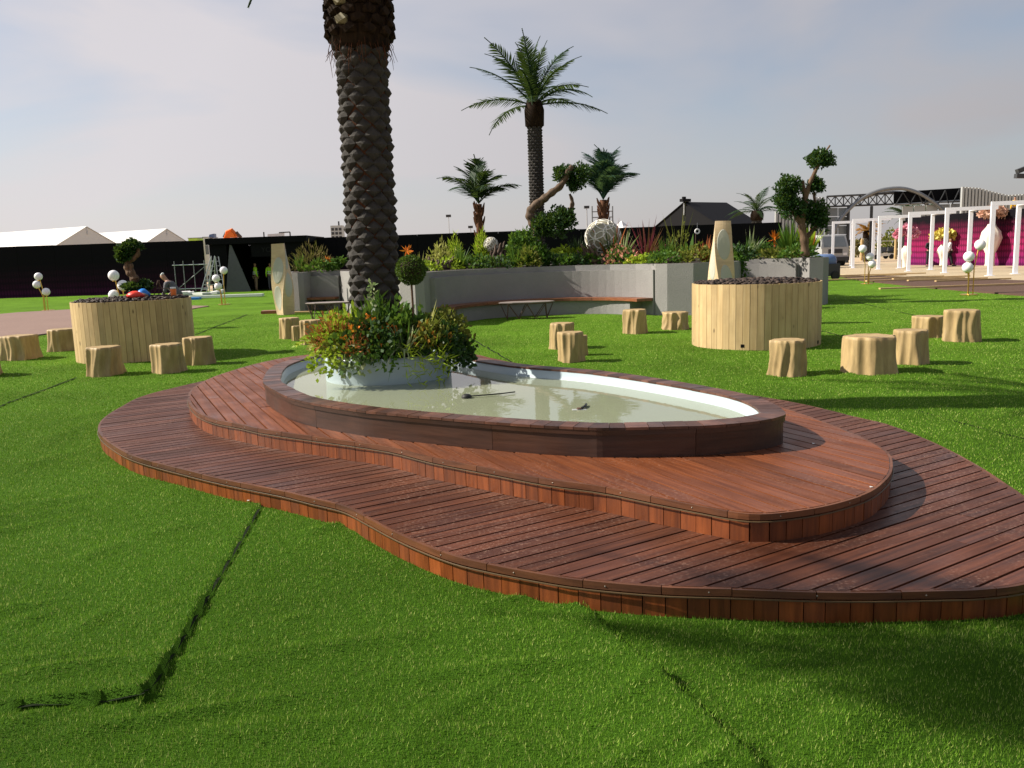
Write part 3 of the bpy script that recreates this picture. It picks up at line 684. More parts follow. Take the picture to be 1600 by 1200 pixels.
# ------------------------------------------------------------------ palms
def frond_mesh(name, L, arch, leaflet, mat, npair=46, wd=.022, lift=.55, curl=.25):
    """a feather frond lying along +x from the origin, rising with lift and arching down"""
    t = np.linspace(0, 1, npair); x = L*t*(1-.10*arch*t*t); z = L*(lift*t-arch*t*t)
    P = np.stack([x, np.zeros(npair), z], 1); T = unit(np.gradient(P, axis=0)); out = []
    keep = t > .12
    for sg in (-1, 1):
        side = np.array([0, sg, 0.]); ln = leaflet*np.sin(np.clip(t*1.02+.10, 0, 1)*np.pi)**.6*RNG.uniform(.85, 1.1, npair)
        upv = unit(np.cross(T, side))*sg
        D = unit(T*.75+side*.85+np.array([0, 0, .25-curl])+RNG.normal(size=P.shape)*.07)
        out.append(blade_arrays(P[keep], D[keep], ln[keep]+.02, wd, .25, 2))
    V, Q = join_arrays(out)
    r_ = MB(); path = [tuple(p) for p in P[::5]]+[tuple(P[-1])]; r_.tube(path, [L*.011*(1-.8*i/len(path))+.003 for i in range(len(path))], 5)
    # rachis quads only (caps dropped)
    rq = np.array([q for q in r_.f if len(q) == 4]); rv = np.array(r_.v)
    V, Q = join_arrays([(V, Q), (rv, rq)])
    return np_mesh(name, V, Q, mat, 4)
def crown(parent, base, meshes, count, el_lo, el_hi, seed, s0=.8, s1=1.1):
    rnd = random.Random(seed)
    for i in range(count):
        f = i/max(1, count-1); az = i*2.39996+rnd.uniform(-.25, .25); el = el_lo+(el_hi-el_lo)*f+rnd.uniform(-.1, .1)
        o = link('frond', meshes[i % len(meshes)], parent, base); o.rotation_euler = (rnd.uniform(-.35, .35), -el, az); o.scale = (rnd.uniform(s0, s1),)*3

def scale_mesh(name, w_, h_, d_, mat):
    """one old leaf base: a blunt keeled diamond, outward = +x, z up"""
    V = [(0, -w_/2, 0), (0, -w_*.22, -h_*.30), (0, 0, -h_*.5), (0, w_*.22, -h_*.30), (0, w_/2, 0), (0, w_*.24, h_*.30), (0, 0, h_*.5), (0, -w_*.24, h_*.30),
         (d_*.72, -w_*.27, -.02*h_), (d_*.74, -w_*.12, -h_*.20), (d_*.66, 0, -h_*.30), (d_*.74, w_*.12, -h_*.20), (d_*.72, w_*.27, -.02*h_), (d_*.70, w_*.12, h_*.17), (d_*.55, 0, h_*.27), (d_*.70, -w_*.12, h_*.17), (d_*1.05, 0, -.06*h_)]
    Fc = [(i, (i+1) % 8, 8+(i+1) % 8, 8+i) for i in range(8)]+[(8+i, 8+(i+1) % 8, 16) for i in range(8)]
    b = MB().add(V, Fc); me = b.mesh(name, mat, False); return me

CROWN_LO = -.2
def big_palm(name, label, base, H, r0, with_parts, seed):
    rnd = random.Random(seed)
    t = thing(name, label, 'palm tree', base)
    trunk = MB().tube([(0, 0, H*i/12) for i in range(13)], [r0*(.97 if i else 1.05) for i in range(13)], 20).build('trunk', 'palmfibre', t, True)
    n_a = 8; dz = .0905; rows = int((H-.35)/dz)
    meshes = [scale_mesh('leaf_base', .182*s, .168*s, .062, 'palmscale') for s in (1.0, .92, 1.06)]
    if with_parts:
        for i in range(rows):
            for k in range(n_a):
                a = 2*math.pi*(k+(i % 2)/2)/n_a+.02*i+rnd.uniform(-.04, .04); z = .06+i*dz+rnd.uniform(-.008, .008)
                o = link('leaf_base', rnd.choice(meshes), trunk, (r0*.95*math.cos(a), r0*.95*math.sin(a), z)); o.rotation_euler = (rnd.uniform(-.12, .12), rnd.uniform(-.10, .06), a)
                s = rnd.uniform(.92, 1.06); o.scale = (s*rnd.uniform(.8, 1.2), s, s)
    HS = H-.22
    sk = MB().lathe([(r0*1.0, HS-.36), (r0*1.30, HS-.30), (r0*1.36, HS-.1), (r0*1.36, HS+.8), (r0*1.2, HS+1.15), (r0*.6, HS+1.5)], 20).build('crown_base', 'darkfibre', t, True)
    st = MB().add([(0, -.062, -.045), (0, .062, -.045), (0, .05, .045), (0, -.05, .045), (.055, -.066, .0), (.055, .0, -.045), (.055, .066, .0), (.055, .0, .045)], [(0, 1, 2, 3), (4, 5, 6, 7), (0, 1, 5, 4), (1, 6, 5), (1, 2, 6), (2, 7, 6), (2, 3, 7), (3, 4, 7), (3, 0, 4)]).mesh('cut_stub', 'stub')
    st2 = st.copy(); st2.materials[0] = M['darkfibre']
    for i in range(12):
        for k in range(11):
            a = 2*math.pi*(k+(i % 2)/2)/11+rnd.uniform(-.05, .05); z = HS-.18+i*.09
            o = link('cut_stub', st if rnd.random() < .18 else st2, sk, (r0*1.30*math.cos(a), r0*1.30*math.sin(a), z)); o.rotation_euler = (rnd.uniform(-.2, .2), -.25+rnd.uniform(-.15, .15), a)
    fm = [frond_mesh('frond', 2.7*s, .55+.1*i, .46, 'palmgreen', 52, .034 if with_parts else .055, .55) for i, s in enumerate((1, 1.06, .94))]
    crown(t, (0, 0, HS+1.2), fm, 36 if with_parts else 64, CROWN_LO if with_parts else -.3, 1.25, seed)
    # hanging fibre threads under the crown base
    fb = MB()
    for i in range(46):
        a = rnd.uniform(0, 6.28); l = rnd.uniform(.08, .3); p = Vector((r0*1.25*math.cos(a), r0*1.25*math.sin(a), HS-.3+rnd.uniform(-.05, .1)))
        fb.tube([p, p+Vector((.04*math.cos(a), .04*math.sin(a), -l*.5)), p+Vector((rnd.uniform(-.05, .05)+.03*math.cos(a), rnd.uniform(-.05, .05)+.03*math.sin(a), -l))], [.004, .003, .0015], 4)
    stuff(fb.build('loose_fibres', 'palmfibre', t))
    return t
PC = Vector((-1.28, 8.62, 0))
PLZ = .66
big_palm('date_palm', 'massive date palm trunk with dark diamond leaf scars rising from the pool planter', (PC.x-.125, PC.y+.16, PLZ-.06), 3.62, .226, True, 21)
big_palm('date_palm', 'tall date palm standing just left of the viewpoint, casting frond shadows on the turf', (-5.1, 2.5, 0), 4.9, .26, False, 22)

def slim_palm(name, label, base, H, r_, L, count, mat, seed, el=(-.2, 1.3), collar=.5, leaflet=.3, bark='palmfibre', scales=True, lift=.5, arch=.55, wd=.03):
    rnd = random.Random(seed); t = thing(name, label, 'palm tree', base)
    tr = MB().tube([(0, 0, H*i/10) for i in range(11)], [r_*(1.12 if i == 0 else 1-.012*i) for i in range(11)], 14).build('trunk', bark, t, True)
    if scales:
        b = MB(); bp_ = [(-0, 0)]; nA = 9; dz = r_*.42; i = 0
        while i*dz < H:
            for k in range(nA):
                a = 2*math.pi*(k+(i % 2)/2)/nA+.03*i; z = i*dz; x0 = 0
                c, s_ = math.cos(a), math.sin(a); q = r_*.95; e = r_*1.22
                P = [(x0+q*c-s_*r_*.36, q*s_+c*r_*.36, z), (x0+q*c, q*s_, z-r_*.38), (x0+q*c+s_*r_*.36, q*s_-c*r_*.36, z), (x0+q*c, q*s_, z+r_*.36), (x0+e*c, e*s_, z-r_*.02)]
                b.add(P, [(0, 1, 4), (1, 2, 4), (2, 3, 4), (3, 0, 4)])
            i += 1
        stuff(b.build('leaf_scars', 'palmscale' if bark == 'palmfibre' else bark, tr))
        MB().lathe([(r_*1.0, H-collar), (r_*1.42, H-collar*.9), (r_*1.5, H-.1), (r_*1.1, H+.18)], 14).build('crown_base', 'darkfibre', t, True)
    else:
        b = MB()
        for i in range(46):
            a = rnd.uniform(0, 6.28); z = rnd.uniform(.05, H*.98); c, s_ = math.cos(a), math.sin(a)
            b.tube([(r_*.8*c, r_*.8*s_, z-.1), (r_*1.25*c, r_*1.25*s_, z+.03), (r_*1.6*c, r_*1.6*s_, z+.16)], [r_*.4, r_*.34, r_*.12], 5)
        stuff(b.build('leaf_sheaths', bark, tr))
    fm = [frond_mesh('frond', L*s, arch+.12*i, leaflet, mat, 40, wd, lift) for i, s in enumerate((1, 1.08, .9))]
    crown(t, (0, 0, H+.02), fm, count, el[0], el[1], seed)
    return t
def base_at(px, Y, z): p = atd(px, 400, Y); return (p.x, Y, z)
SOIL = 1.27
slim_palm('date_palm', 'tallest slender date palm in the concrete planter behind the pool', base_at(841, 26, SOIL), 4.72, .20, 2.3, 23, 'palmgreen', 31, (-.15, 1.4), .62, .46, lift=.42, arch=.36, wd=.055)
slim_palm('young_palm', 'short palm with rust brown trunk, left of the tall palm in the planter', base_at(751, 25, SOIL), 1.85, .105, 1.35, 17, 'palmgreen', 32, (.25, 1.3), .3, .44, 'palmrust', False, .75, .62, .05)
slim_palm('young_palm', 'short bluish green palm above the lattice globe, right of the tall palm', base_at(944, 25, SOIL), 1.85, .12, 1.5, 30, 'palmteal', 33, (.35, 1.4), .3, .48, 'palmrust', False, .8, .62, .05)
slim_palm('date_palm', 'squat palm top showing above the black fence by the dark tent', base_at(1182, 58, 0), 3.9, .3, 2.2, 18, 'palmgreen', 34, (-.1, 1.0), .5, .4, wd=.05)
slim_palm('date_palm', 'green palm crowns behind the white portal frames near the arch', base_at(1412, 82, 0), 4.0, .3, 2.6, 20, 'palmgreen', 35, (-.2, .9), .5, .5, wd=.06)
slim_palm('date_palm', 'second green palm crown further right behind the portal frames', base_at(1438, 84, 0), 4.0, .3, 2.6, 20, 'palmgreen', 36, (-.2, .9), .5, .5, wd=.06)
slim_palm('dry_palm', 'dry straw coloured palm seen between the first portal frames', base_at(1355, 78, 0), 2.6, .3, 1.7, 18, 'amber', 37, (-.3, .9), .5, .4, wd=.08)

# ------------------------------------------------------------------ pool planter and its plants
pl = thing('round_planter', 'round pale blue planter standing in the pool under the palm', 'planter', (PC.x, PC.y, .30))
MB().lathe([(.645, 0), (.655, .30), (.655, .35), (.61, .35), (.60, .27), (.02, .27)], 40, cap=False).build('drum', 'liner', pl, True)
MB().lathe([(.60, .28), (.35, .37), (.02, .39)], 28, cap=False).build('soil', 'soil', pl, True)
def ringpos(a, r_, z=PLZ): a = R(a); return (PC.x+r_*math.cos(a), PC.y+r_*math.sin(a), z)
G1 = None
def rp(deg, r_, name, label, parts, z=PLZ, cat='plant', s=1.38): return plant(name, label, cat, ringpos(deg, r_*1.02, z+(.06 if z > PLZ-.05 else .11)), parts, R(deg), None, s*(1.18 if r_ < .47 else 1))
rp(205, .60, 'yellow_fern', 'feathery lime yellow fern spilling over the planter beside the left pool edge', [('foliage', feathery(16, .42, .09, .02, 1.3, .5), 'lime')])
rp(228, .60, 'rust_bush', 'rust red feathery bush on the front left of the pool planter', [('foliage', bush(700, .21, .22, .045, .012), 'redfl')], PLZ-.02)
rp(216, .42, 'lime_bush', 'bright lime leafed bush left of the palm trunk in the pool planter', [('foliage', bush(420, .20, .17, .05, .026), 'lime')], PLZ+.04)
rp(190, .52, 'trailing_fern', 'pale green drooping fern at the far left of the pool planter', [('foliage', feathery(14, .40, .08, .022, 1.6, .7), 'yellowgrass')], PLZ-.02)
rp(236, .36, 'dark_shrub', 'glossy dark green strap leaved shrub against the palm trunk base', [('foliage', spiky(70, .27, .022, .9, .35), 'dgreen'), ('flower_spike', leaf_arrays(np.array([[.0, .10, .18]]).repeat(40, 0)+np.stack([RNG.normal(size=40)*.01, RNG.normal(size=40)*.01, np.linspace(.05, .2, 40)], 1), dirs(40), .03, .02), 'variegated')], PLZ+.04)
rp(258, .30, 'narrow_leaf_shrub', 'upright fine leaved green shrub in front of the palm trunk', [('foliage', bush(420, .15, .22, .10, .016, .9), 'green')], PLZ+.02)
rp(248, .62, 'ivy', 'variegated ivy trailing from the planter front into the pool', [('foliage', bush(300, .17, .13, .05, .035), 'green'), ('vine', trailing(10, .22, .05, .036, .16), 'variegated')], PLZ-.06)
rp(262, .46, 'flowering_bush', 'dark leafed bush dotted with orange blooms, centre of the pool planter', [('foliage', bush(620, .20, .18, .045, .028), 'dgreen'), ('bloom', bush(110, .20, .19, .040, .034, .9, .9, .1), 'orangefl')])
rp(272, .66, 'dark_ivy', 'dark small leafed ivy hanging down the middle of the pool planter', [('foliage', bush(480, .18, .15, .042, .026), 'dgreen'), ('vine', trailing(8, .16, .04, .028, .15), 'green')], PLZ-.06)
rp(283, .38, 'orange_bromeliad', 'low orange flowered plant close to the palm trunk, right of centre', [('foliage', bush(240, .13, .12, .05, .03), 'green'), ('bloom', bush(120, .11, .12, .04, .03, 1.2, .9, .3), 'orangefl')], PLZ+.06)
rp(292, .68, 'spider_plant', 'white green strap leaf spider plant drooping over the planter front right', [('foliage', spiky(60, .26, .022, 1.5, 1.0), 'variegated'), ('hanging_leaf', spiky(20, .26, .018, 2.2, 1.5), 'green')], PLZ+.0)
rp(300, .40, 'green_shrub', 'mid green leafy shrub under the lower topiary ball', [('foliage', bush(460, .17, .20, .055, .03), 'green')], PLZ+.03)
rp(312, .66, 'amber_bush', 'amber and olive leafed bush at the right of the pool planter', [('foliage', bush(420, .17, .16, .045, .03), 'olive'), ('bloom', bush(150, .17, .17, .04, .03, .7, .9, .2), 'amber')], PLZ-.01)
rp(322, .50, 'yellow_grass', 'long yellowish arching grass sticking out right of the topiary', [('foliage', spiky(24, .40, .018, 1.0, .4), 'yellowgrass')], PLZ+.04)
rp(333, .66, 'hanging_vine', 'dense dark vine hanging to the water on the right of the pool planter', [('foliage', bush(520, .17, .17, .042, .028), 'dgreen'), ('vine', trailing(22, .17, .042, .03, .20), 'dgreen')], PLZ-.04)
rp(350, .60, 'olive_shrub', 'olive leafed shrub at the far right edge of the pool planter', [('foliage', bush(520, .19, .20, .045, .03), 'olive')], PLZ)
rp(300, .72, 'trailing_grass', 'thin green grass strands trailing into the water at the planter front', [('foliage', trailing(9, .24, .09, .010, .25), 'lime')], PLZ-.10)
rp(20, .52, 'back_fern', 'green fern behind the palm trunk on the far right of the planter', [('foliage', feathery(14, .40, .09, .02, 1.0, .4), 'green')])
rp(150, .52, 'back_shrub', 'green shrub behind the palm trunk on the far left of the planter', [('foliage', bush(420, .20, .2, .05, .03), 'green')])
rp(90, .52, 'rear_shrub', 'leafy shrub hidden behind the palm trunk in the pool planter', [('foliage', bush(420, .22, .2, .05, .03), 'olive')])
rp(240, .74, 'small_leaf_vine', 'small leaved pale vine tumbling over the planter lip on the left', [('foliage', bush(260, .12, .10, .036, .026), 'olive'), ('vine', trailing(9, .2, .036, .026, .16), 'lime')], PLZ-.08)
rp(318, .76, 'dark_trailer', 'blackish green creeper covering the planter lip on the right', [('foliage', bush(420, .15, .14, .036, .026), 'dgreen')], PLZ-.10)
rp(258, .76, 'red_heather', 'dark red heather tuft low on the planter front', [('foliage', bush(300, .10, .11, .035, .010), 'redfl')], PLZ-.06)
# two-ball topiary
p_ = atd(642, 422, 8.25); tp = thing('topiary', 'two-ball clipped box topiary on a thin stem right of the palm', 'topiary', (p_.x, 8.25, PLZ))
def ball(r_, n): 
    d = unit(RNG.normal(size=(n, 3))); P = d*(r_*RNG.uniform(.86, 1.0, n))[:, None]; return leaf_arrays(P, unit(d+RNG.normal(size=(n, 3))*.8), .022, .016)
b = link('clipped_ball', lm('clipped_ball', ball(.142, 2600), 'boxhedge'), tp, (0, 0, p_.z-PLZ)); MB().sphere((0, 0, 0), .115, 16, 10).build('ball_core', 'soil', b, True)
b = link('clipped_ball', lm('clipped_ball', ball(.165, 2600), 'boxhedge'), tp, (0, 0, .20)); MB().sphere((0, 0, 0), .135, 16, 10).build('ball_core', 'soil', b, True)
MB().tube([(0, 0, .0), (.004, 0, .3), (-.003, 0, p_.z-PLZ)], .011, 6).build('stem', 'bark', tp)
# pumps lying in the pool
pm = thing('pool_pump', 'small black pump with a cable lying in the pool by the planter', 'pump', at(729, 621, .40))
MB().lathe([(.035, -.02), (.045, 0), (.04, .02), (.02, .03)], 14).build('housing', 'rubber', pm, True)
MB().tube([(.02, 0, .01), (.15, .02, .012), (.30, .08, .010), (.42, .16, .008)], .006, 5).build('cable', 'rubber', pm)
pm = thing('pump_float', 'grey float with a dark hose end in the shallow part of the pool', 'float', at(905, 640, .395))
MB().box((0, 0, -.002), (.11, .05, .008)).build('float_plate', 'corr', pm)
MB().tube([(.02, 0, .012), (.05, .06, .014), (.07, .16, .012)], .010, 6).build('hose', 'rubber', pm)
MB().lathe([(.02, .005), (.02, .014), (.01, .016)], 12).build('cap', 'rust', pm)

# ------------------------------------------------------------------ stumps
def stump_mesh(w_, h_, seed):
    rnd = random.Random(seed); k = [(rnd.randint(3, 4), rnd.uniform(0, 6.28), .075), (rnd.randint(6, 8), rnd.uniform(0, 6.28), .075), (rnd.randint(10, 13), rnd.uniform(0, 6.28), .045)]
    tw = [rnd.uniform(-1.0, 1.0) for _ in k]
    def fn(a, z):
        q = z/h_; s = 0
        for (f, ph, am), t_ in zip(k, tw): s += am*(1-2*abs(math.sin(.5*(f*a+ph+t_*math.sin(q*3+ph)*1.6)))**.8)
        return 1+s*(1.1-.25*q)
    prof = [(w_/2*(1.0+.10*(1-i/11)**3), h_*i/11) for i in range(11)]+[(w_/2*.985, h_*.985), (w_/2*.94, h_)]
    return MB().lathe(prof, 96, fn=fn, cap=False), MB().lathe([(w_/2*.945, h_-.001), (w_/2*.5, h_-.004), (w_/2*.02, h_-.004)], 96, fn=lambda a, z: fn(a, h_), cap=True)
M['stump'] = wood('gilt_stump', (.29, .20, .090), (.45, .325, .155), 0, .58, .3, (12, 12, 3), .12)
ST = [(34, 563, 52, 40, 'leftmost stump stool, partly shaded, by the pink path'), (101, 549, 48, 36, 'stump stool half hidden behind the left end of the left drum table'), (166, 588, 54, 48, 'stump stool with deep grooves in front of the left drum table'),
      (264, 584, 50, 48, 'stump stool in front of the right part of the left drum table'), (312, 571, 48, 46, 'stump stool at the right end of the left drum table'),
      (454, 530, 33, 34, 'pale stump stool left of the planter flowers, rear one of three'), (464, 533, 15, 25, 'smallest stump stool squeezed between two stumps left of the pool planter'), (488, 539, 37, 40, 'stump stool touching the planter flowers, front one of three'),
      (879, 546, 40, 43, 'stump stool behind the front one of the trio beyond the pool'), (893, 567, 43, 50, 'front stump stool of the trio beyond the pool'), (908, 556, 22, 34, 'narrow stump stool hidden behind the trio beyond the pool'),
      (993, 522, 38, 40, 'stump stool near the bench end, left of the right drum table'), (1055, 516, 43, 29, 'low stump stool against the concrete block beside the right drum table'),
      (1231, 588, 58, 60, 'tall grooved stump stool in front of the right drum table'), (1358, 587, 84, 62, 'widest stump stool, flared and gilded, right of the drum table'), (1422, 571, 55, 57, 'stump stool standing behind the widest stump on the right'),
      (1450, 528, 52, 35, 'low stump stool behind the rightmost stump'), (1501, 535, 55, 52, 'rightmost stump stool with deeply carved bark'), (-26, 590, 50, 44, 'stump stool just outside the left edge whose shadow falls on the turf')]
for i, (px, by, wp, hp, lab) in enumerate(ST):
    p = at(px, by); w_ = wp*p.y/F_PX*.97; h_ = hp*p.y/F_PX*.97; yc = p.y+w_*.42
    t = thing('stump_stool', lab, 'stool', (p.x*yc/p.y, yc, float(turf_h(p.x, yc)[0])-.012 if yc < 24 else 0), random.uniform(0, 6), 'carved stump stools on the lawn')
    bd, tpm = stump_mesh(w_, h_, 40+i); bd.build('bark_body', 'stump', t, True); tpm.build('seat_face', 'stump', t, False)

# ------------------------------------------------------------------ drum tables
ICO = None
def pebbles(n, R_, zfn, smin, smax):
    t = (1+5**.5)/2; v = np.array([(-1, t, 0), (1, t, 0), (-1, -t, 0), (1, -t, 0), (0, -1, t), (0, 1, t), (0, -1, -t), (0, 1, -t), (t, 0, -1), (t, 0, 1), (-t, 0, -1), (-t, 0, 1)])/2
    f = np.array([(0, 11, 5), (0, 5, 1), (0, 1, 7), (0, 7, 10), (0, 10, 11), (1, 5, 9), (5, 11, 4), (11, 10, 2), (10, 7, 6), (7, 1, 8), (3, 9, 4), (3, 4, 2), (3, 2, 6), (3, 6, 8), (3, 8, 9), (4, 9, 5), (2, 4, 11), (6, 2, 10), (8, 6, 7), (9, 8, 1)])
    V, Q = [], []
    for i in range(n):
        r_ = R_*math.sqrt(random.random()); a = random.uniform(0, 6.28); s = random.uniform(smin, smax); rot = np.array(Matrix.Rotation(random.uniform(0, 6.28), 3, 'Z') @ Matrix.Rotation(random.uniform(-.5, .5), 3, 'X'))
        V.append((v*np.array([s*1.3, s, s*.62]))@rot.T+np.array([r_*math.cos(a), r_*math.sin(a), zfn(r_)+random.uniform(-.3, .8)*s])); Q.append(f+12*i)
    return np_mesh('pebble_bed', np.concatenate(V), np.concatenate(Q), 'pebble', 3, True)
def drum(label, c, r_, h_, seed, holes):
    t = thing('drum_table', label, 'table', c); rnd = random.Random(seed)
    MB().lathe([(r_-.03, 0), (r_-.03, h_-.03), (.02, h_-.03)], 48).build('core', 'soil', t)
    n = 60; wd = 2*math.pi*r_/n; me = []
    for k in range(3):
        x = wd/2-.0022; me.append(MB().add([(sx*x, sy, z) for z in (0, h_) for sx, sy in ((-1, -.012), (1, -.012), (1, .012), (-1, .012))], [(3, 2, 1, 0), (4, 5, 6, 7), (0, 1, 5, 4), (1, 2, 6, 5), (2, 3, 7, 6), (3, 0, 4, 7)]).mesh('stave', 'pine'))
    for k in range(n):
        a = 2*math.pi*k/n; rr = r_+rnd.uniform(-.002, .002); o = link('stave', me[k % 3], t, (rr*math.cos(a), rr*math.sin(a), rnd.uniform(-.003, .003))); o.rotation_euler = (0, 0, a+math.pi/2)
    stuff(link('pebble_bed', pebbles(1100, r_-.05, lambda q: h_-.012+.035*(1-(q/r_)**2), .022, .042), t))
    for a, z in holes:
        a = R(a); o = MB().box((0, 0, 0), (.055, .01, .05)).build('cable_hole', 'black', t, loc=((r_+.012)*math.cos(a), (r_+.012)*math.sin(a), z)); o.rotation_euler = (0, 0, a+math.pi/2)
    return t
D1, D2 = Vector((-6.78, 15.05, 0)), Vector((4.12, 13.95, 0))
drum('left pine stave drum table topped with dark pebbles and building clutter', D1, .985, 1.04, 3, [])
drum('right pine stave drum table topped with dark pebbles only', D2, 1.03, 1.03, 4, [(-117, .07), (-38, .06)])
# ------------------------------------------------------------------ concrete planter with bays and benches
isl = [(-8.0, 31), (-7.35, 27.7), (-7.2, 27.4), (-6.85, 27.3), (-6.72, 27.5), (-6.62, 28.35), (-5.65, 28.2), (-5.45, 27.6), (-4.9, 25.6), (-4.0, 23.0), (-3.1, 20.9), (-2.6, 20.0), (-2.2, 19.65), (-1.98, 19.65), (-1.9, 19.9),
       (-1.7, 20.75), (-1.15, 21.6), (-.3, 22.3), (.8, 22.72), (1.8, 22.68), (2.7, 22.3), (3.3, 21.75), (3.62, 21.2), (3.66, 20.85), (3.9, 20.6), (4.5, 20.4), (5.2, 20.5), (5.75, 21.0), (6.0, 21.6), (6.05, 22.4), (6.15, 24.1),
       (7.1, 23.7), (8.0, 23.05), (8.1, 22.55), (8.45, 22.5), (8.75, 22.9), (8.9, 25), (8.6, 28), (5, 31), (0, 31.6), (-4, 33)]
bed = thing('planter_island', 'large curved grey concrete planter with built-in bench bays behind the pool', 'planter')
isl_o = [Vector((x, y)) for x, y in isl]
wall = MB().prism(isl_o, -.05, SOIL).build('wall', 'concrete', bed)
MB().prism(offset(isl_o, .16, True), SOIL-.02, SOIL+.006).build('soil', 'soil', bed)
def bay(pts, dback, seat0, seat1, hb, legs=True):
    p = resample(catmull([(x, y, 0) for x, y in pts], 6), .25)
    MB().strip(offset(p, -.01), offset(p, -dback), -.05, hb).build('backrest', 'concrete', bed)
    q0, q1 = offset(p, -dback-.001), offset(p, -seat1+.08); k = max(2, int(len(p)*.02)); 
    MB().strip(q0[k:-k], q1[k:-k], -.05, .355).build('bench_base', 'concrete', bed)
    s0, s1 = offset(p, -dback-.004), offset(p, -seat1); n = len(p); pieces = max(1, round(n*.25/2.0)); cuts = [round(i*(n-1)/pieces) for i in range(pieces+1)]
    for a, b in zip(cuts, cuts[1:]):
        for f0, f1 in ((0, .48), (.5, 1)):
            A = [s0[i].lerp(s1[i], f0) for i in range(a, b+1)]; B = [s0[i].lerp(s1[i], f1) for i in range(a, b+1)]
            A[-1] = A[-1].lerp(A[-2], .06); B[-1] = B[-1].lerp(B[-2], .06); MB().strip(A, B, .36, .43).build('seat_board', 'benchwood', bed)
bay([(-1.9, 20.0), (-1.7, 20.75), (-1.15, 21.6), (-.3, 22.3), (.8, 22.72), (1.8, 22.68), (2.7, 22.3), (3.3, 21.75), (3.62, 21.22), (3.74, 20.95)], .15, .15, .62, 1.13)
bay([(-6.62, 28.3), (-5.66, 28.15)], .15, .15, .62, 1.13)
bay([(6.17, 24.05), (7.1, 23.66), (7.95, 23.05)], .15, .15, .55, 1.13)
for nm, pts in (('inner_ring', [(845, 25.2), (865, 24.6), (920, 24.6), (950, 25.3)]), ('inner_ring', [(690, 25.4), (720, 24.8), (770, 24.8), (800, 25.4)])):
    q = [Vector((base_at(px, Y, 0)[0], Y)) for px, Y in pts]; q = resample(catmull([(v.x, v.y, 0) for v in q], 6), .15)
    MB().strip(q, offset(q, .12), SOIL, SOIL+.26).build(nm, 'concrete', bed)

def coffee(label, px, by, wp, hp, rz, seed):
    p = at(px, by); w_ = wp*p.y/F_PX; h_ = hp*p.y/F_PX; t = thing('coffee_table', label, 'table', (p.x, p.y+.25, 0), rz)
    rnd = random.Random(seed); poly = []
    for k in range(9):
        a = 2*math.pi*k/9; poly.append((w_/2*math.cos(a)*rnd.uniform(.92, 1.02), .36*math.sin(a)*rnd.uniform(.9, 1.05)))
    b = MB().prism([(x*.94, y*.94) for x, y in poly], h_-.05, h_-.022); b.build('under_slab', 'rust', t)
    MB().prism(poly, h_-.02, h_).build('slab', 'tablestone', t)
    k = 8
    for i in range(k):
        a0, a1 = 2*math.pi*i/k, 2*math.pi*(i+.5)/k; a2 = 2*math.pi*(i+1)/k
        top = lambda a: Vector((w_*.44*math.cos(a), .31*math.sin(a), h_-.052)); bot = lambda a: Vector((w_*.36*math.cos(a), .24*math.sin(a), .01))
        MB().tube([top(a0), bot(a1)], .011, 5).build('leg_rod', 'rust', t); MB().tube([bot(a1), top(a2)], .011, 5).build('leg_rod', 'rust', t)
coffee('stone topped coffee table with zigzag wire legs before the long bench', 824, 499, 94, 27, .02, 1)
coffee('stone topped coffee table with zigzag wire legs behind the left stumps', 512, 501, 76, 28, 0, 2)

def carved_column(label, px, Y, H, w_, lean, tw, name='carved_column'):
    x = base_at(px, Y, 0)[0]; t = thing(name, label, 'sculpture', (x, Y, -.01)); t.rotation_euler = (0, lean, 0)
    def S(k, u, q, off=0.0):
        """point on face k of the twisted square shaft, u across the face, q up"""
        ang = tw*(.5-.5*math.cos(math.pi*q)); ww = w_*.70*(.86+.20*math.sin(math.pi*q))*(1-.06*q); a0, a1 = ang+k*math.pi/2, ang+(k+1)*math.pi/2
        c0, c1 = Vector((math.cos(a0), math.sin(a0), 0))*ww, Vector((math.cos(a1), math.sin(a1), 0))*ww; p = c0.lerp(c1, (u+1)/2); nn = (c0+c1).normalized()
        bul = .05*w_*math.cos(u*math.pi/2)*math.sin(q*math.pi*3+k*1.6); return p+nn*(off+bul)+Vector((0, 0, H*q))
    b = MB(); n, mm_ = 36, 6; V = []
    for i in range(n+1):
        for k in range(4):
            for j in range(mm_): V.append(S(k, -1+2*j/mm_, i/n))
    c_ = 4*mm_; Fc = [(i*c_+k, i*c_+(k+1) % c_, (i+1)*c_+(k+1) % c_, (i+1)*c_+k) for i in range(n) for k in range(c_)]+[tuple(range(c_))[::-1], tuple(n*c_+k for k in range(c_))]
    b.add(V, Fc).build('body', 'plywood', t)
    for k in range(4):
        for zz, hh in (((.24, .17), (.63, .18)) if k % 2 == 0 else ((.42, .17), (.78, .14))):
            P = [S(k, 0, zz, .006)]; nr_ = 22
            for f in (.5, .96): P += [S(k, .72*f*math.cos(s), zz+hh*f*math.sin(s), .006) for s in [2*math.pi*j/nr_ for j in range(nr_)]]
            P += [S(k, .78*math.cos(s), zz+hh*1.06*math.sin(s), -.004) for s in [2*math.pi*j/nr_ for j in range(nr_)]]
            MB().add(P, [(0, 1+j, 1+(j+1) % nr_) for j in range(nr_)]+[(1+r0_*nr_+j, 1+(r0_+1)*nr_+j, 1+(r0_+1)*nr_+(j+1) % nr_, 1+r0_*nr_+(j+1) % nr_) for r0_ in range(2) for j in range(nr_)]).build('oval_inset', 'panelinset', t)
    return t
carved_column('twisted pale plywood column with oval insets left of the planter', 440, 26.2, 2.2, .46, R(-2.5), 1.0)
carved_column('twisted pale plywood column with oval insets behind the right drum table', 1125, 17.3, 2.16, .38, R(1.5), -1.0)
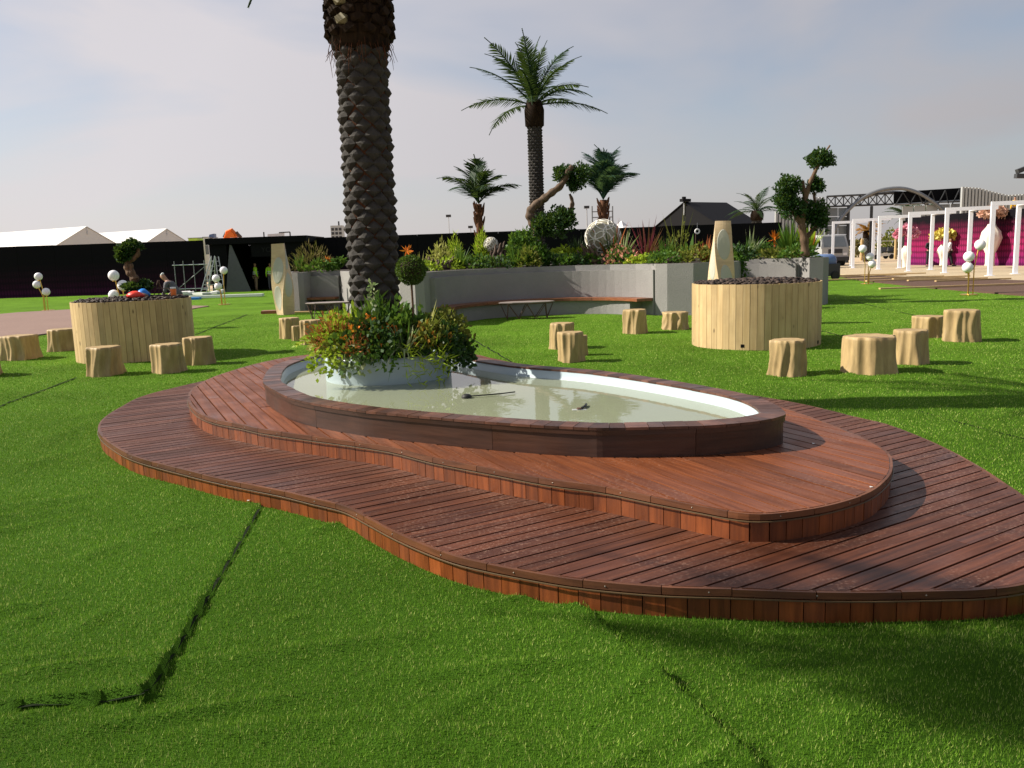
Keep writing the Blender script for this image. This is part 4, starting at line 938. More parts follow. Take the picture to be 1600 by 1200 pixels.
bs = thing('timber_offcut', 'low brown timber slab lying at the foot of the left twisted column', 'timber', at(432, 489.5))
MB().box((0, 0, .05), (.9, .5, .1), .15).build('slab', 'benchwood', bs); MB().box((.75, -.1, .02), (.8, .25, .04), -.1).build('pale_board', 'batten', bs)

# ------------------------------------------------------------------ globe lamps
def globe_lamp(label, base_px, gl, Y, rad=.155):
    b = base_at(base_px, Y, 0); t = thing('globe_lamp', label, 'lamp', b, 0, 'three-globe brass lamps on the lawn')
    MB().lathe([(.24, 0), (.24, .02), (.22, .026)], 24).build('base_plate', 'gold', t)
    for gx, gy in gl:
        p = atd(gx, gy, Y); l = Vector((p.x-b[0], 0, p.z)); MB().sphere(l, rad, 24, 14).build('globe', 'globe', t, True)
        fx = l.x*.45; MB().tube([(fx, 0, .02), (fx, 0, l.z*.55), (l.x*.8, 0, l.z-rad*1.02)], .018, 6).build('stem', 'gold', t)
        MB().lathe([(.05, 0), (.06, .03), (.02, .04)], 10, (l.x, 0, l.z-rad*1.1)).build('socket', 'gold', t)
globe_lamp('brass lamp with three white globes at the far left of the lawn', 65.5, [(60, 432), (57.5, 444.5), (72, 456)], 34)
globe_lamp('brass lamp with three white globes rising behind the left drum table', 185, [(177.5, 430.5), (192, 446), (178, 461)], 24.5)
globe_lamp('brass lamp with three white globes before the black entrance', 344, [(349.5, 422.5), (337.5, 435), (341, 447.5)], 34)
globe_lamp('brass lamp with three white globes in front of the golf cart', 1356, [(1348, 388.7), (1359.5, 401), (1362.5, 412.3)], 33.5)
globe_lamp('brass lamp with three white globes at the right before the peach vase', 1517, [(1531.5, 382.5), (1514, 401), (1512, 418)], 24.7)

# ------------------------------------------------------------------ ornaments, driftwood, bonsai
def globe_ornament(label, px, py, Y, r_):
    p = atd(px, py, Y); t = thing('lattice_globe', label, 'ornament', p); MB().sphere((0, 0, 0), r_, 28, 18).build('shell', 'ornament', t, True)
    b = MB(); ga = 2.39996
    for i in range(26):
        z = 1-2*(i+.5)/26; a = i*ga; c = Vector((math.sqrt(1-z*z)*math.cos(a), math.sqrt(1-z*z)*math.sin(a), z)); u1 = c.orthogonal().normalized(); u2 = c.cross(u1); al = .52
        path = [(c*math.cos(al)+(u1*math.cos(s)+u2*math.sin(s))*math.sin(al))*r_*1.008 for s in [2*math.pi*k/20 for k in range(21)]]; b.tube(path, r_*.036, 5, False)
    b.build('lattice', 'ornament_line', t, True)
globe_ornament('large pale lattice globe in the planter below the bluish palm', 942, 371, 24.0, .50)
globe_ornament('small pale lattice globe half buried in the planter at the left', 767, 382, 24.6, .21)
def driftwood(name, label, px, Y, z, arms, mat, cat='driftwood'):
    c = base_at(px, Y, z); b = MB()
    for path, r0 in arms:
        P = catmull(path, 5); n = len(P); b.tube([(p.x+.012*math.sin(i*1.9), p.y, p.z+.01*math.cos(i*1.3)) for i, p in enumerate(P)], [r0*(1-.75*i/n)*(1+.15*math.sin(i*1.1)) for i in range(n)], 7)
    o = b.build(name, mat, None, True, c); return tag(o, label, cat)
def spikes(n, L, lean, seed, r0=.06, span=.8):
    rnd = random.Random(seed); out = []
    for i in range(n):
        x = span*(i/(n-1)-.5); l = L*rnd.uniform(.55, 1.0); out.append(([(x, rnd.uniform(-.1, .1), -.1), (x+lean*l*.4, rnd.uniform(-.08, .08), l*.45), (x+lean*l*rnd.uniform(.8, 1.2), rnd.uniform(-.1, .1), l)], r0*rnd.uniform(.8, 1.4)))
    out.append(([(-span*.6, 0, .02), (0, -.05, .10), (span*.6, 0, .05)], r0*2.2)); return out
driftwood('driftwood', 'jagged dark driftwood log rising beside the small lattice globe', 782, 23.9, SOIL, spikes(8, .75, .25, 1, .075, .7)+[([(-.9, -.1, .05), (-.4, -.1, .22), (.2, 0, .35), (.5, 0, .75)], .12), ([(-.8, -.15, .02), (-.3, -.15, .1), (.3, 0, .2)], .11)], 'darkdrift')
driftwood('driftwood', 'dark splintered driftwood lump at the left end of the long bench planter', 680, 22.3, SOIL, spikes(7, .36, .5, 2, .06, .6), 'darkdrift')
driftwood('driftwood', 'brown spiky driftwood fan in front of the large lattice globe', 928, 23.2, SOIL, spikes(7, .62, -.55, 3, .06, .45), 'drift')
driftwood('driftwood', 'dark knotty root lying right of the large lattice globe', 952, 23.0, SOIL, spikes(5, .32, .3, 4, .06, .35), 'darkdrift')
driftwood('driftwood', 'dark log lying among the plants at the planter bulge', 1062, 21.4, SOIL, [([(-.35, 0, .02), (-.1, 0, .12), (.3, 0, .10), (.45, 0, .2)], .09)], 'darkdrift')
def pad(rx, rz, n, L=.085): return bush(int(n*2.6), rx, rz, L, L*.66, .3, .2, -.9)
def bonsai(name, label, px, Y, z, limbs, pads, bark, leafmat, cat='tree'):
    c = base_at(px, Y, z); t = thing(name, label, cat, c); o0 = Vector(c)
    for i, (pts, r0, r1) in enumerate(limbs):
        P = catmull([atd(x, y, Y+dy)-o0 for x, y, dy in pts], 6); n = len(P)
        MB().tube(P, [(r0+(r1-r0)*k/n)*(1+.12*math.sin(k*1.3+i)) for k in range(n)], 9).build('trunk' if i == 0 else 'limb', bark, t, True)
    for x, y, dy, rx, rz, n in pads:
        link('crown', lm('crown', pad(rx, rz, n), leafmat), t, atd(x, y, Y+dy)-o0-Vector((0, 0, rz*.9)))
    return t
bonsai('driftwood_tree', 'twisting bare driftwood tree with leaf pads beside the tall palm', 838, 23.6, SOIL,
       [([(842, 362, 0), (833, 348, 0), (828, 335, 0), (833, 324, 0), (848, 312, 0), (862, 301, 0), (876, 290, 0), (886, 272, 0), (894, 259, 0)], .15, .07), ([(849, 312, -.06), (864, 299, -.06), (880, 285, -.05), (887, 264, -.05)], .09, .05), ([(888, 336, .1), (893, 325, .1), (894, 314, .1), (890, 303, .1)], .09, .03), ([(842, 362, .05), (860, 352, .05), (885, 338, .08)], .10, .07)],
       [(878, 272, .1, .26, .24, 320), (903, 274, .2, .32, .34, 420), (897, 288, .2, .2, .22, 220), (866, 350, -.1, .52, .42, 900), (882, 340, -.1, .36, .3, 420), (845, 355, -.2, .3, .3, 350)], 'drift', 'dgreen')
bonsai('bonsai_tree', 'tall garden bonsai with clipped pads at the right end of the planter', 1257, 22.8, SOIL,
       [([(1258, 400, 0), (1257, 375, 0), (1253, 352, 0), (1256, 330, 0), (1258, 310, 0), (1254, 282, 0)], .125, .04), ([(1258, 318, 0), (1262, 296, 0), (1270, 276, 0), (1277, 262, 0), (1284, 246, 0), (1297, 227, 0)], .075, .018), ([(1259, 310, .05), (1268, 283, .05), (1276, 262, .05), (1279, 228, .05)], .05, .016), ([(1254, 352, 0), (1243, 335, 0), (1236, 320, 0)], .09, .05), ([(1258, 372, .1), (1270, 360, .1), (1274, 348, .1), (1272, 300, .15)], .07, .03), ([(1253, 300, 0), (1252, 282, 0)], .05, .02)],
       [(1233, 290, 0, .36, .30, 560), (1228, 312, 0, .34, .28, 480), (1240, 325, 0, .38, .30, 520), (1283, 248, 0, .36, .27, 620), (1275, 290, .1, .24, .24, 340), (1272, 333, .1, .36, .36, 620), (1280, 345, .1, .26, .3, 320)], 'bark', 'dgreen')
bonsai('bonsai_tree', 'small bonsai with fat twisted trunk on the left drum table', 208, 15.2, 1.05,
       [([(213, 449, 0), (210, 435, 0), (202, 424, 0), (199, 414, 0), (205, 406, 0), (215, 398, 0), (216, 388, 0)], .085, .03), ([(211, 436, -.03), (206, 424, -.03), (204, 412, -.03)], .06, .04)],
       [(196, 394, 0, .17, .15, 420), (207, 385, .05, .17, .12, 380), (192, 402, -.03, .10, .09, 160), (214, 447, .05, .22, .09, 380), (226, 446, .05, .14, .10, 180)], 'bark', 'dgreen')

# ------------------------------------------------------------------ plants of the concrete planter
def ip(px, Y, name, label, parts, z=SOIL, cat='plant', s=1.28): return plant(name, label, cat, base_at(px, Y, z), parts, random.uniform(0, 6), None, s)
ip(486, 28.9, 'twiggy_shrub', 'dry twiggy brown green shrub in the left bay of the planter', [('foliage', bush(520, .62, .55, .16, .018, .9), 'twig')])
ip(468, 28.6, 'strap_leaf_plant', 'broad strap leaved plant beside the left twisted column', [('foliage', spiky(40, .55, .06, .9, .4), 'green')])
ip(500, 28.5, 'leafy_ground_cover', 'glossy low leaves along the left bay edge', [('foliage', bush(300, .45, .24, .14, .06), 'green')])
ip(511, 28.6, 'strelitzia', 'orange crane flower plant in the left bay', [('foliage', spiky(16, .4, .06, .7, .2), 'dgreen'), ('bloom', leaf_arrays(np.array([[0, 0, .28]]).repeat(18, 0), RNG.normal(size=(18, 3))+[.8, 0, .4], .16, .04), 'orangefl')])
ip(529, 28.4, 'small_fan_palm', 'small feather leaved palm left of the date palm trunk', [('foliage', feathery(14, .62, .16, .03, .8, .4), 'green')])
ip(636, 22.2, 'strelitzia', 'orange crane flower showing above the clipped topiary ball', [('foliage', spiky(14, .45, .06, .6, .2), 'dgreen'), ('bloom', leaf_arrays(np.array([[0, 0, .42]]).repeat(20, 0), RNG.normal(size=(20, 3))+[.8, 0, .6], .16, .04), 'orangefl')])
ip(656, 22.4, 'yellow_sedge', 'yellowish sedge tuft just right of the palm trunk', [('foliage', spiky(60, .42, .02, 1.0, .5), 'yellowgrass')])
ip(645, 21.6, 'low_cover', 'low green cover left of the splintered driftwood', [('foliage', bush(260, .35, .2, .09, .05), 'green')])
ip(668, 21.5, 'pale_ground_cover', 'pale small leaves at the foot of the splintered driftwood', [('foliage', bush(220, .30, .14, .08, .05), 'lime')])
ip(690, 24.3, 'striped_shrub', 'thin variegated shrub behind the splintered driftwood', [('foliage', bush(300, .35, .45, .16, .03, .8), 'yellowgrass')])
ip(712, 24.8, 'upright_dracaena', 'upright bright green dracaena left of the short rust trunk palm', [('foliage', bush(260, .18, .55, .20, .03, 1.2), 'lime')])
ip(752, 24.7, 'upright_dracaena', 'upright yellow green dracaena at the foot of the short palm', [('foliage', bush(320, .20, .62, .20, .03, 1.2), 'lime')])
ip(733, 24.5, 'dark_fern', 'dark arching fern between the two upright dracaenas', [('foliage', feathery(18, .60, .16, .03, 1.0, .6), 'dgreen')])
ip(718, 22.9, 'agapanthus_clump', 'big clump of arching strap leaves at the left of the bench planter', [('foliage', spiky(110, .62, .035, 1.1, .5), 'green')])
ip(700, 22.6, 'leafy_edge_plant', 'bright leafy edging plant left of the arching clump', [('foliage', bush(240, .30, .22, .10, .05), 'lime')])
ip(748, 22.9, 'leafy_edge_plant', 'bright leafy edging plant right of the arching clump', [('foliage', bush(240, .34, .22, .10, .05), 'green')])
ip(772, 22.8, 'dark_edge_plant', 'dark low foliage below the jagged driftwood', [('foliage', bush(320, .42, .2, .09, .05), 'dgreen')])
ip(815, 23.6, 'bushy_shrub', 'tall dense leafy shrub left of the driftwood tree', [('foliage', bush(900, .38, .62, .11, .06), 'green')])
ip(835, 23.3, 'bushy_shrub', 'tall dense leafy shrub below the driftwood tree trunk', [('foliage', bush(700, .36, .42, .11, .06), 'green')])
ip(806, 22.9, 'grass_tuft', 'grassy tuft right of the jagged driftwood', [('foliage', spiky(70, .55, .025, .8, .4), 'green')])
ip(825, 22.9, 'yellow_leaf_plant', 'yellow flecked plant in front of the dense shrubs', [('foliage', bush(240, .28, .35, .12, .04, .7), 'olive')])
for i, (px, lab) in enumerate(((862, 'first'), (882, 'second'), (903, 'third'), (925, 'fourth'))):
    ip(px, 23.2, 'edging_clump', f'{lab} clump from the left of the dark leafy edging below the inner ring', [('foliage', bush(200, .28, .20, .11, .06), 'green' if i % 2 else 'dgreen')])
ip(902, 25.1, 'dark_grass', 'dark spiky grass behind the inner ring, left of the large globe', [('foliage', spiky(120, .62, .02, .9, .4), 'dgreen')], SOIL+.15)
ip(878, 25.0, 'light_leaf_plant', 'light green leaves at the left of the inner ring', [('foliage', bush(240, .40, .2, .11, .06), 'lime')], SOIL+.2)
ip(908, 24.9, 'light_leaf_plant', 'light green leaves on the inner ring next to the large globe', [('foliage', bush(160, .25, .18, .11, .06), 'lime')], SOIL+.2)
ip(956, 23.4, 'red_tip_grass', 'red tipped spiky grass overlapping the large lattice globe', [('foliage', spiky(44, .85, .03, .7, .2), 'dgreen'), ('red_tips', spiky(14, 1.0, .05, .5, .1), 'redfl')])
ip(972, 23.3, 'variegated_flax', 'stiff pale edged flax leaves right of the large globe', [('foliage', spiky(22, .95, .05, 1.0, .25), 'variegated')])
ip(971, 22.7, 'pink_flower_bush', 'pink and peach flowering bush right of the large globe', [('foliage', bush(260, .36, .30, .10, .05), 'green'), ('bloom', bush(170, .38, .36, .07, .06, .8, .8, 0), 'pinkfl')])
ip(988, 22.2, 'yellow_flower', 'small patch of yellow flowers at the planter edge', [('foliage', bush(120, .2, .12, .08, .05), 'lime'), ('bloom', bush(70, .16, .14, .07, .06, .9, .8, .1), 'yellow')])
ip(1010, 22.9, 'red_cordyline', 'wine red cordyline fan above the bench end', [('foliage', spiky(80, 1.0, .035, 1.1, .25), 'purple')])
ip(1040, 22.2, 'green_grass', 'bright green grass clump left of the right twisted column', [('foliage', spiky(200, .62, .022, .9, .4), 'green')])
ip(1015, 21.9, 'lime_cover', 'lime ground cover under the wine red cordyline', [('foliage', bush(260, .34, .16, .08, .05), 'lime')])
ip(1036, 21.3, 'green_cover', 'green ground cover at the corner of the bench end block', [('foliage', bush(320, .36, .2, .08, .05), 'green')])
ip(1060, 22.8, 'tall_stalks', 'tall thin flowering stalks before the black tent', [('foliage', join_arrays([bush(120, .28, .62, .09, .03, .9), spiky(16, 1.2, .02, .4, .05)]), 'olive')])
ip(1075, 21.8, 'canna', 'broad upright single leaf plant before the black fence', [('foliage', spiky(9, .62, .13, .5, .1), 'green')])
ip(1102, 21.6, 'rust_grass', 'rust coloured grass clump left of the right twisted column', [('foliage', spiky(130, .55, .025, 1.1, .5), 'redfl')])
ip(1090, 21.2, 'olive_cover', 'olive ground cover along the planter bulge', [('foliage', bush(420, .40, .26, .09, .05), 'olive')])
ip(1152, 21.8, 'dark_cover', 'dark glossy ground cover right of the right twisted column', [('foliage', bush(420, .42, .26, .09, .05), 'dgreen')])
ip(1150, 21.5, 'corner_creeper', 'green creeper hanging down the planter corner behind the right drum', [('foliage', bush(200, .2, .14, .07, .05), 'green'), ('vine', trailing(16, .75, .07, .05, .12), 'green')])
ip(1172, 24.4, 'white_edged_lily', 'white edged strap plant in the right bay', [('foliage', spiky(22, .75, .055, .9, .35), 'variegated'), ('inner_leaf', spiky(20, .6, .06, .9, .4), 'green')])
ip(1192, 24.6, 'low_leafy_plant', 'low leafy plant between the white edged lily and the crane flower', [('foliage', bush(420, .5, .28, .10, .05), 'green')])
ip(1209, 24.3, 'strelitzia', 'orange crane flower in the right bay of the planter', [('foliage', spiky(18, .5, .06, .8, .3), 'green'), ('bloom', leaf_arrays(np.array([[0, 0, .42]]).repeat(24, 0), RNG.normal(size=(24, 3))+[.3, 0, .5], .22, .05), 'orangefl')])
ip(1218, 25.2, 'orchid', 'magenta orchid bloom at the end of the black fence', [('foliage', spiky(12, .5, .04, .5, .2), 'green'), ('bloom', bush(60, .16, .18, .14, .11, .5, .6, -.5)[0:2], 'pink')])
ip(1232, 24.0, 'broad_leaf_shrub', 'tall broad leaf shrub under the garden bonsai', [('foliage', spiky(70, .95, .09, .8, .3), 'green')])
ip(1262, 23.9, 'lime_broad_leaf', 'lime broad leaf plant right of the bonsai trunk', [('foliage', spiky(26, 1.0, .10, .6, .25), 'lime')])
ip(1245, 23.2, 'end_cover', 'bright edging leaves at the right end of the planter', [('foliage', bush(420, .45, .22, .09, .05), 'green')])
ip(1215, 23.9, 'bay_edging', 'mixed edging leaves along the top of the right bay', [('foliage', bush(420, .55, .18, .09, .05), 'olive')])
# ------------------------------------------------------------------ people
def skin_obj(name, verts, edges, mat, parent, sub=1):
    me = bpy.data.meshes.new(name); bm = bmesh.new(); ly = bm.verts.layers.skin.verify(); vs = []
    for i, (x, y, z, r_) in enumerate(verts):
        v = bm.verts.new((x, y, z)); rr = r_ if hasattr(r_, '__len__') else (r_, r_); v[ly].radius = rr; v[ly].use_root = (i == 0); vs.append(v)
    for a, b in edges: bm.edges.new((vs[a], vs[b]))
    bm.to_mesh(me); bm.free(); me.materials.append(M[mat]); o = link(name, me, parent)
    s = o.modifiers.new('skin', 'SKIN'); s.use_smooth_shade = True
    if sub: d = o.modifiers.new('sub', 'SUBSURF'); d.levels = d.render_levels = sub
    return o
def person(label, loc, rz, h, pose, top, trousers, vest=None, hair='hair', cap=None):
    t = thing('person', label, 'person', loc, rz); k = h/1.75
    lean = pose.get('lean', 0); st = pose.get('stride', .0)
    P = lambda x, y, z, r_: (x*k, (y-lean*max(0, z-.95))*k, (z-abs(lean)*.12*max(0, z-.95))*k, (r_[0]*k, r_[1]*k) if hasattr(r_, '__len__') else r_*k)
    # pelvis, waist, chest, neck base, neck, head x3
    V = [P(0, 0, .96, (.15, .11)), P(0, 0, 1.10, (.14, .10)), P(0, 0, 1.30, (.165, .11)), P(0, 0, 1.43, (.11, .08)), P(0, .0, 1.50, .052), P(0, -.01, 1.56, (.062, .07)), P(0, -.015, 1.64, (.078, .092)), P(0, -.01, 1.72, (.055, .07))]
    E_ = [(0, 1), (1, 2), (2, 3), (3, 4), (4, 5), (5, 6), (6, 7)]; leg, arm = {}, {}
    for s in (-1, 1):
        i = len(V); V += [P(s*.095, 0, .88, .088), P(s*.105, -s*st*.45, .50, .058), P(s*.105, -s*st*.75+.02, .10, .042), P(s*.115, -s*st*.75-.10, .04, .04)]; E_ += [(0, i), (i, i+1), (i+1, i+2), (i+2, i+3)]; leg[s] = i
        e = pose['elbow'][s]; hnd = pose['hand'][s]; i = len(V)
        V += [P(s*.195, 0, 1.40, .058), P(*e, .045), P(*hnd, .034), P(hnd[0]*.94, hnd[1]-.06, hnd[2]-.05, .03)]; E_ += [(3, i), (i, i+1), (i+1, i+2), (i+2, i+3)]; arm[s] = i
    skin_obj('body', V, E_, 'skin', t)
    g = lambda i, f, dz=0: (V[i][0], V[i][1], V[i][2]+dz, (V[i][3][0]*f, V[i][3][1]*f) if hasattr(V[i][3], '__len__') else V[i][3]*f)
    tv = [g(0, 1.12), g(leg[-1], 1.18), g(leg[-1]+1, 1.35), g(leg[-1]+2, 1.45), g(leg[1], 1.18), g(leg[1]+1, 1.35), g(leg[1]+2, 1.45)]
    skin_obj('trousers', tv, [(0, 1), (1, 2), (2, 3), (0, 4), (4, 5), (5, 6)], trousers, t)
    sv = [g(0, 1.16, .02), g(1, 1.16), g(2, 1.14), g(3, 1.15)]; se = [(0, 1), (1, 2), (2, 3)]
    for s in (-1, 1): i = len(sv); sv += [g(arm[s], 1.25), g(arm[s]+1, 1.3), g(arm[s]+2, 1.2)]; se += [(3, i), (i, i+1), (i+1, i+2)]
    skin_obj('shirt', sv, se, top, t)
    if vest:
        skin_obj('vest', [g(0, 1.24, .05), g(1, 1.26), g(2, 1.24), g(3, 1.3)], [(0, 1), (1, 2), (2, 3)], vest, t)
        for zz in (1.06, 1.18): MB().tube([Vector(P(0, 0, zz, 1)[:3])+Vector((0, 0, d*k)) for d in (-.028, .028)], .205*k, 14, False).build('reflective_band', 'hivis_band', t, True).scale = (1, .82, 1)
    hv = [g(6, 1.10, .035*k), g(7, 1.12, .012*k)]; hv[0] = (hv[0][0], hv[0][1]+.018*k, hv[0][2], hv[0][3])
    skin_obj('cap' if cap else 'hair', hv, [(0, 1)], cap or hair, t)
    for s in (-1, 1): MB().box((V[leg[s]+3][0], V[leg[s]+3][1]+.02, .035), (.095*k, .24*k, .07)).build('shoe', 'blackcloth', t)
    return t
DOWN = {'elbow': {-1: (-.25, .02, 1.13), 1: (.25, .02, 1.13)}, 'hand': {-1: (-.25, -.06, .88), 1: (.25, -.06, .88)}}
FOLD = {'elbow': {-1: (-.27, .0, 1.14), 1: (.27, .0, 1.14)}, 'hand': {-1: (.02, -.20, 1.16), 1: (-.02, -.22, 1.12)}, 'stride': .06}
WALK = {'elbow': {-1: (-.26, .12, 1.14), 1: (.26, -.06, 1.13)}, 'hand': {-1: (-.25, .08, .90), 1: (.24, -.20, .95)}, 'stride': .32, 'lean': .05}
BENT = {'elbow': {-1: (-.25, -.20, 1.15), 1: (.25, -.20, 1.15)}, 'hand': {-1: (-.18, -.42, 1.05), 1: (.18, -.42, 1.05)}, 'lean': .75, 'stride': .1}
def gz(px, Y): return base_at(px, Y, .035)
person('man in black with hands clasped standing before the magenta fence', gz(1452, 53), R(10), 1.78, FOLD, 'blackcloth', 'blackcloth')
person('man in white shirt and dark waistcoat walking behind a portal post', gz(1483, 52.5), R(70), 1.74, WALK, 'whitecloth', 'blackcloth', None).children
person('worker in lime high-visibility vest and khaki trousers in the black entrance', base_at(397, 50.6, -.06), R(120), 1.74, DOWN, 'hivis', 'khaki', 'hivis')
person('worker in lime high-visibility vest and dark trousers next to the twisted column', base_at(420.5, 50.8, -.06), R(200), 1.72, DOWN, 'hivis', 'greycloth', 'hivis')
person('crouching worker with white cap and grey shirt behind the left drum table', base_at(277, 21.5, 0), R(-100), 1.5, BENT, 'greycloth', 'blackcloth', None, cap='whitecloth')
person('worker in a yellow top high up behind the right-hand portal frame', (base_at(1581, 60, 0)[0], 60, 2.85), R(180), 1.7, DOWN, 'yellowcloth', 'blackcloth')
sp = thing('scaffold_deck', 'scaffold platform carrying the worker in yellow beyond the magenta fence', 'scaffold', (base_at(1581, 60, 0)[0], 60, 0))
for sx in (-.9, .9):
    for sy in (-.6, .6): MB().tube([(sx, sy, -.06), (sx, sy, 2.80)], .04, 6).build('post', 'steel', sp)
MB().box((0, 0, 2.82), (2, 1.4, .06)).build('platform', 'batten', sp)

# ------------------------------------------------------------------ black fence with printed panels
FY = 52.0
def fence(label, a, b, h_, mat, pw=2.4, skip=None, name='hoarding_fence'):
    a, b = Vector((*a, 0)), Vector((*b, 0)); d = (b-a); L = d.length; ang = math.atan2(d.y, d.x); t = thing(name, label, 'fence', a, ang); n = round(L/pw); me = MB().box((0, 0, h_/2), (L/n-.012, .05, h_)).mesh('panel', mat)
    ps = MB().box((0, 0, h_/2-.05), (.07, .07, h_-.1)).mesh('post', 'black')
    for i in range(n):
        x = (i+.5)*L/n
        if skip and skip[0] < a.x+x < skip[1]: continue
        link('panel', me, t, (x, 0, -.06+random.uniform(-.012, .012))); link('post', ps, t, (x-L/n/2, .06, -.06))
    return t
fence('long black site hoarding with faint dark magenta print behind the lawn', (-44, FY), (-18.7, FY), 3.2, 'fenceprint')
fence('black site hoarding running behind the planter up to the dark tent', (-13.0, FY), (16.9, FY), 3.12, 'fenceprint')
fence('bright magenta printed hoarding behind the vases at the right', (27.6, 58.5), (31.6, 40.0), 3.35, 'magentaprint', 1.25)
# black entrance pavilion
x0, x1 = base_at(328, 49.6, 0)[0], base_at(478, 49.6, 0)[0]
en = thing('entrance_pavilion', 'black flat roofed entrance building with dark open doorway at the left', 'building', ((x0+x1)/2, 49.6, -.06)); hw = (x1-x0)/2
MB().box((0, 2.2, 3.03), (2*hw+.3, 4.8, .36)).build('roof', 'black', en); MB().box((-hw+.5, 2.2, 1.42), (1.0, 4.4, 2.84)).build('left_wall', 'black', en); MB().box((hw-.6, 2.2, 1.42), (1.2, 4.4, 2.84)).build('right_wall', 'black', en); MB().box((hw-2.2, .1, 2.45), (1.99, .2, .78)).build('lintel_panel', 'black', en); MB().box((-.5, 4.5, 1.42), (2*hw-2, .2, 2.84)).build('rear_wall', 'black', en); MB().box((0, 2.2, .02), (2*hw, 4.4, .06)).build('floor', 'batten', en)
xd = base_at(366, 49.3, 0)[0]-(x0+x1)/2
MB().add([(xd-.72, -.1, .05), (xd+.78, -.1, .05), (xd+.62, .3, .05), (xd-.5, .3, .05), (xd-.32, -.02, 2.8), (xd-.22, -.02, 2.8), (xd-.22, .1, 2.8), (xd-.32, .1, 2.8)], [(0, 1, 5, 4), (1, 2, 6, 5), (2, 3, 7, 6), (3, 0, 4, 7), (4, 5, 6, 7), (3, 2, 1, 0)]).build('drape', 'greycloth', en)
for k, (px_, py_) in enumerate(((412, 391),)):
    fc = bpy.data.curves.new('faint_lettering', 'FONT'); fc.body = 'YO'; fc.size = .42; fc.extrude = .01; fc.materials.append(M['lettering']); lt_ = bpy.data.objects.new('lettering_curve', fc); lme = bpy.data.meshes.new_from_object(lt_); bpy.data.objects.remove(lt_); lo = link('faint_lettering', lme, en)
    p = atd(408, 394, 49.55); lo.location = (p.x-(x0+x1)/2, -.012, p.z+.06); lo.rotation_euler = (R(90), 0, 0)
# ladders and scaffold frame by the fence
def ladder(label, pts, Y, wd, name='step_ladder'):
    c = at(*pts[0][0]); c = Vector((atd(*pts[0][0], Y).x, Y, 0)); t = thing(name, label, 'ladder', c)
    for (a, b), dy in zip(pts, (0, .5)):
        A, B = atd(*a, Y)-c, atd(*b, Y)-c; A.z = -.04
        for s in (-wd/2, wd/2): MB().tube([A+Vector((s, dy, 0)), B+Vector((s*.6, .2, 0))], .032, 6).build('rail', 'alu', t)
        for k in range(1, 8): q = A.lerp(B, k/8); f = (1-.4*k/8); MB().tube([q+Vector((-wd/2*f, dy+(.2-dy)*k/8, 0)), q+Vector((wd/2*f, dy+(.2-dy)*k/8, 0))], .02, 5).build('rung', 'alu', t)
ladder('aluminium step ladder leaning open before the black fence', [((317, 453), (331, 400)), ((326, 453), (331, 402))], 48.5, .35)
ladder('aluminium ladder leaning on the entrance wall behind a globe lamp', [((347, 450), (337, 401))], 49.0, .3)
ladder('dim ladder standing inside the dark entrance behind the drape', [((374, 451), (373, 420))], 50.3, .4)
sf = thing('scaffold_rack', 'thin metal scaffold frame standing against the black fence', 'scaffold', base_at(295, 48.6, -.05))
for px_ in (271, 285, 301, 318):
    x = base_at(px_, 48.6, 0)[0]-sf.location.x; MB().tube([(x, 0, 0), (x, 0, 1.95)], .028, 6).build('upright', 'steel', sf)
for zz in (.35, 1.72): MB().tube([(-1.0, 0, zz), (1.0, 0, zz)], .026, 6).build('crossbar', 'alu', sf)
MB().tube([(-1, 0, .2), (1, 0, 1.7)], .02, 6).build('brace', 'steel', sf)
hp = MB()
for i in range(9): hp.box((random.uniform(-1.1, 1.1), random.uniform(-.5, .5), .06+random.uniform(0, .06)), (random.uniform(.5, 1.1), random.uniform(.3, .6), .12), random.uniform(0, 3), random.uniform(-.2, .2))
tag(hp.build('crumpled_sheet', 'white_plastic', None, False, base_at(305, 46.5, 0)), 'crumpled white plastic sheeting on the grass before the scaffold', 'sheet')
tag(MB().box((0, 0, .09), (5.2, .45, .12), .03).build('white_beam', 'white_plastic', None, False, base_at(322, 41, 0)), 'long white boxed beam lying on the grass beside a globe lamp', 'beam')
tag(MB().box((0, 0, .05), (1.4, .5, .1), .08).build('blue_tarp', 'bluebag', None, False, base_at(283, 40.2, 0)), 'folded blue tarpaulin on the grass behind the left drum table', 'tarpaulin')
# clutter on the left drum table
zt = 1.08
def on_drum(px_, dy): return (base_at(px_, 15.05+dy, 0)[0], 15.05+dy, zt)
def bag(label, px_, dy, mat, sx, sz):
    b = MB().lathe([(.02, 0), (sx*.95, .01), (sx*1.05, sz*.4), (sx*.7, sz*.8), (sx*.25, sz)], 16, fn=lambda a, z: 1+.14*math.sin(3*a+z*30)+.09*math.sin(7*a-z*20)); return tag(b.build('plastic_bag', mat, None, True, on_drum(px_, dy)), label, 'bag')
bag('crumpled red plastic bag on the pebbles of the left drum table', 205, -.35, 'redbag', .13, .12); bag('blue plastic bag on the pebbles behind the red bag', 218, -.1, 'bluebag', .10, .15); bag('brown sandbag beneath the blue bag on the left drum table', 213, -.2, 'khaki', .11, .08)
bk = thing('bucket', 'small orange bucket near the right end of the left drum table', 'bucket', on_drum(265.5, .1))
MB().lathe([(.045, 0), (.055, .12), (.05, .12), (.042, .01), (.01, .01)], 16, cap=False).build('pail', 'orange', bk, True); MB().lathe([(.05, .12), (.05, .15), (.04, .155)], 16).build('lid', 'white_plastic', bk, True)
sh = thing('trestle', 'brown wooden trestle of crossed sticks on the left drum table', 'trestle', on_drum(243, .3))
for a, b in (((-.10, 0, 0), (0, 0, .28)), ((.10, 0, 0), (0, 0, .28)), ((-.05, .1, 0), (.02, 0, .28))): MB().tube([a, b], .010, 5).build('leg', 'rust', sh)
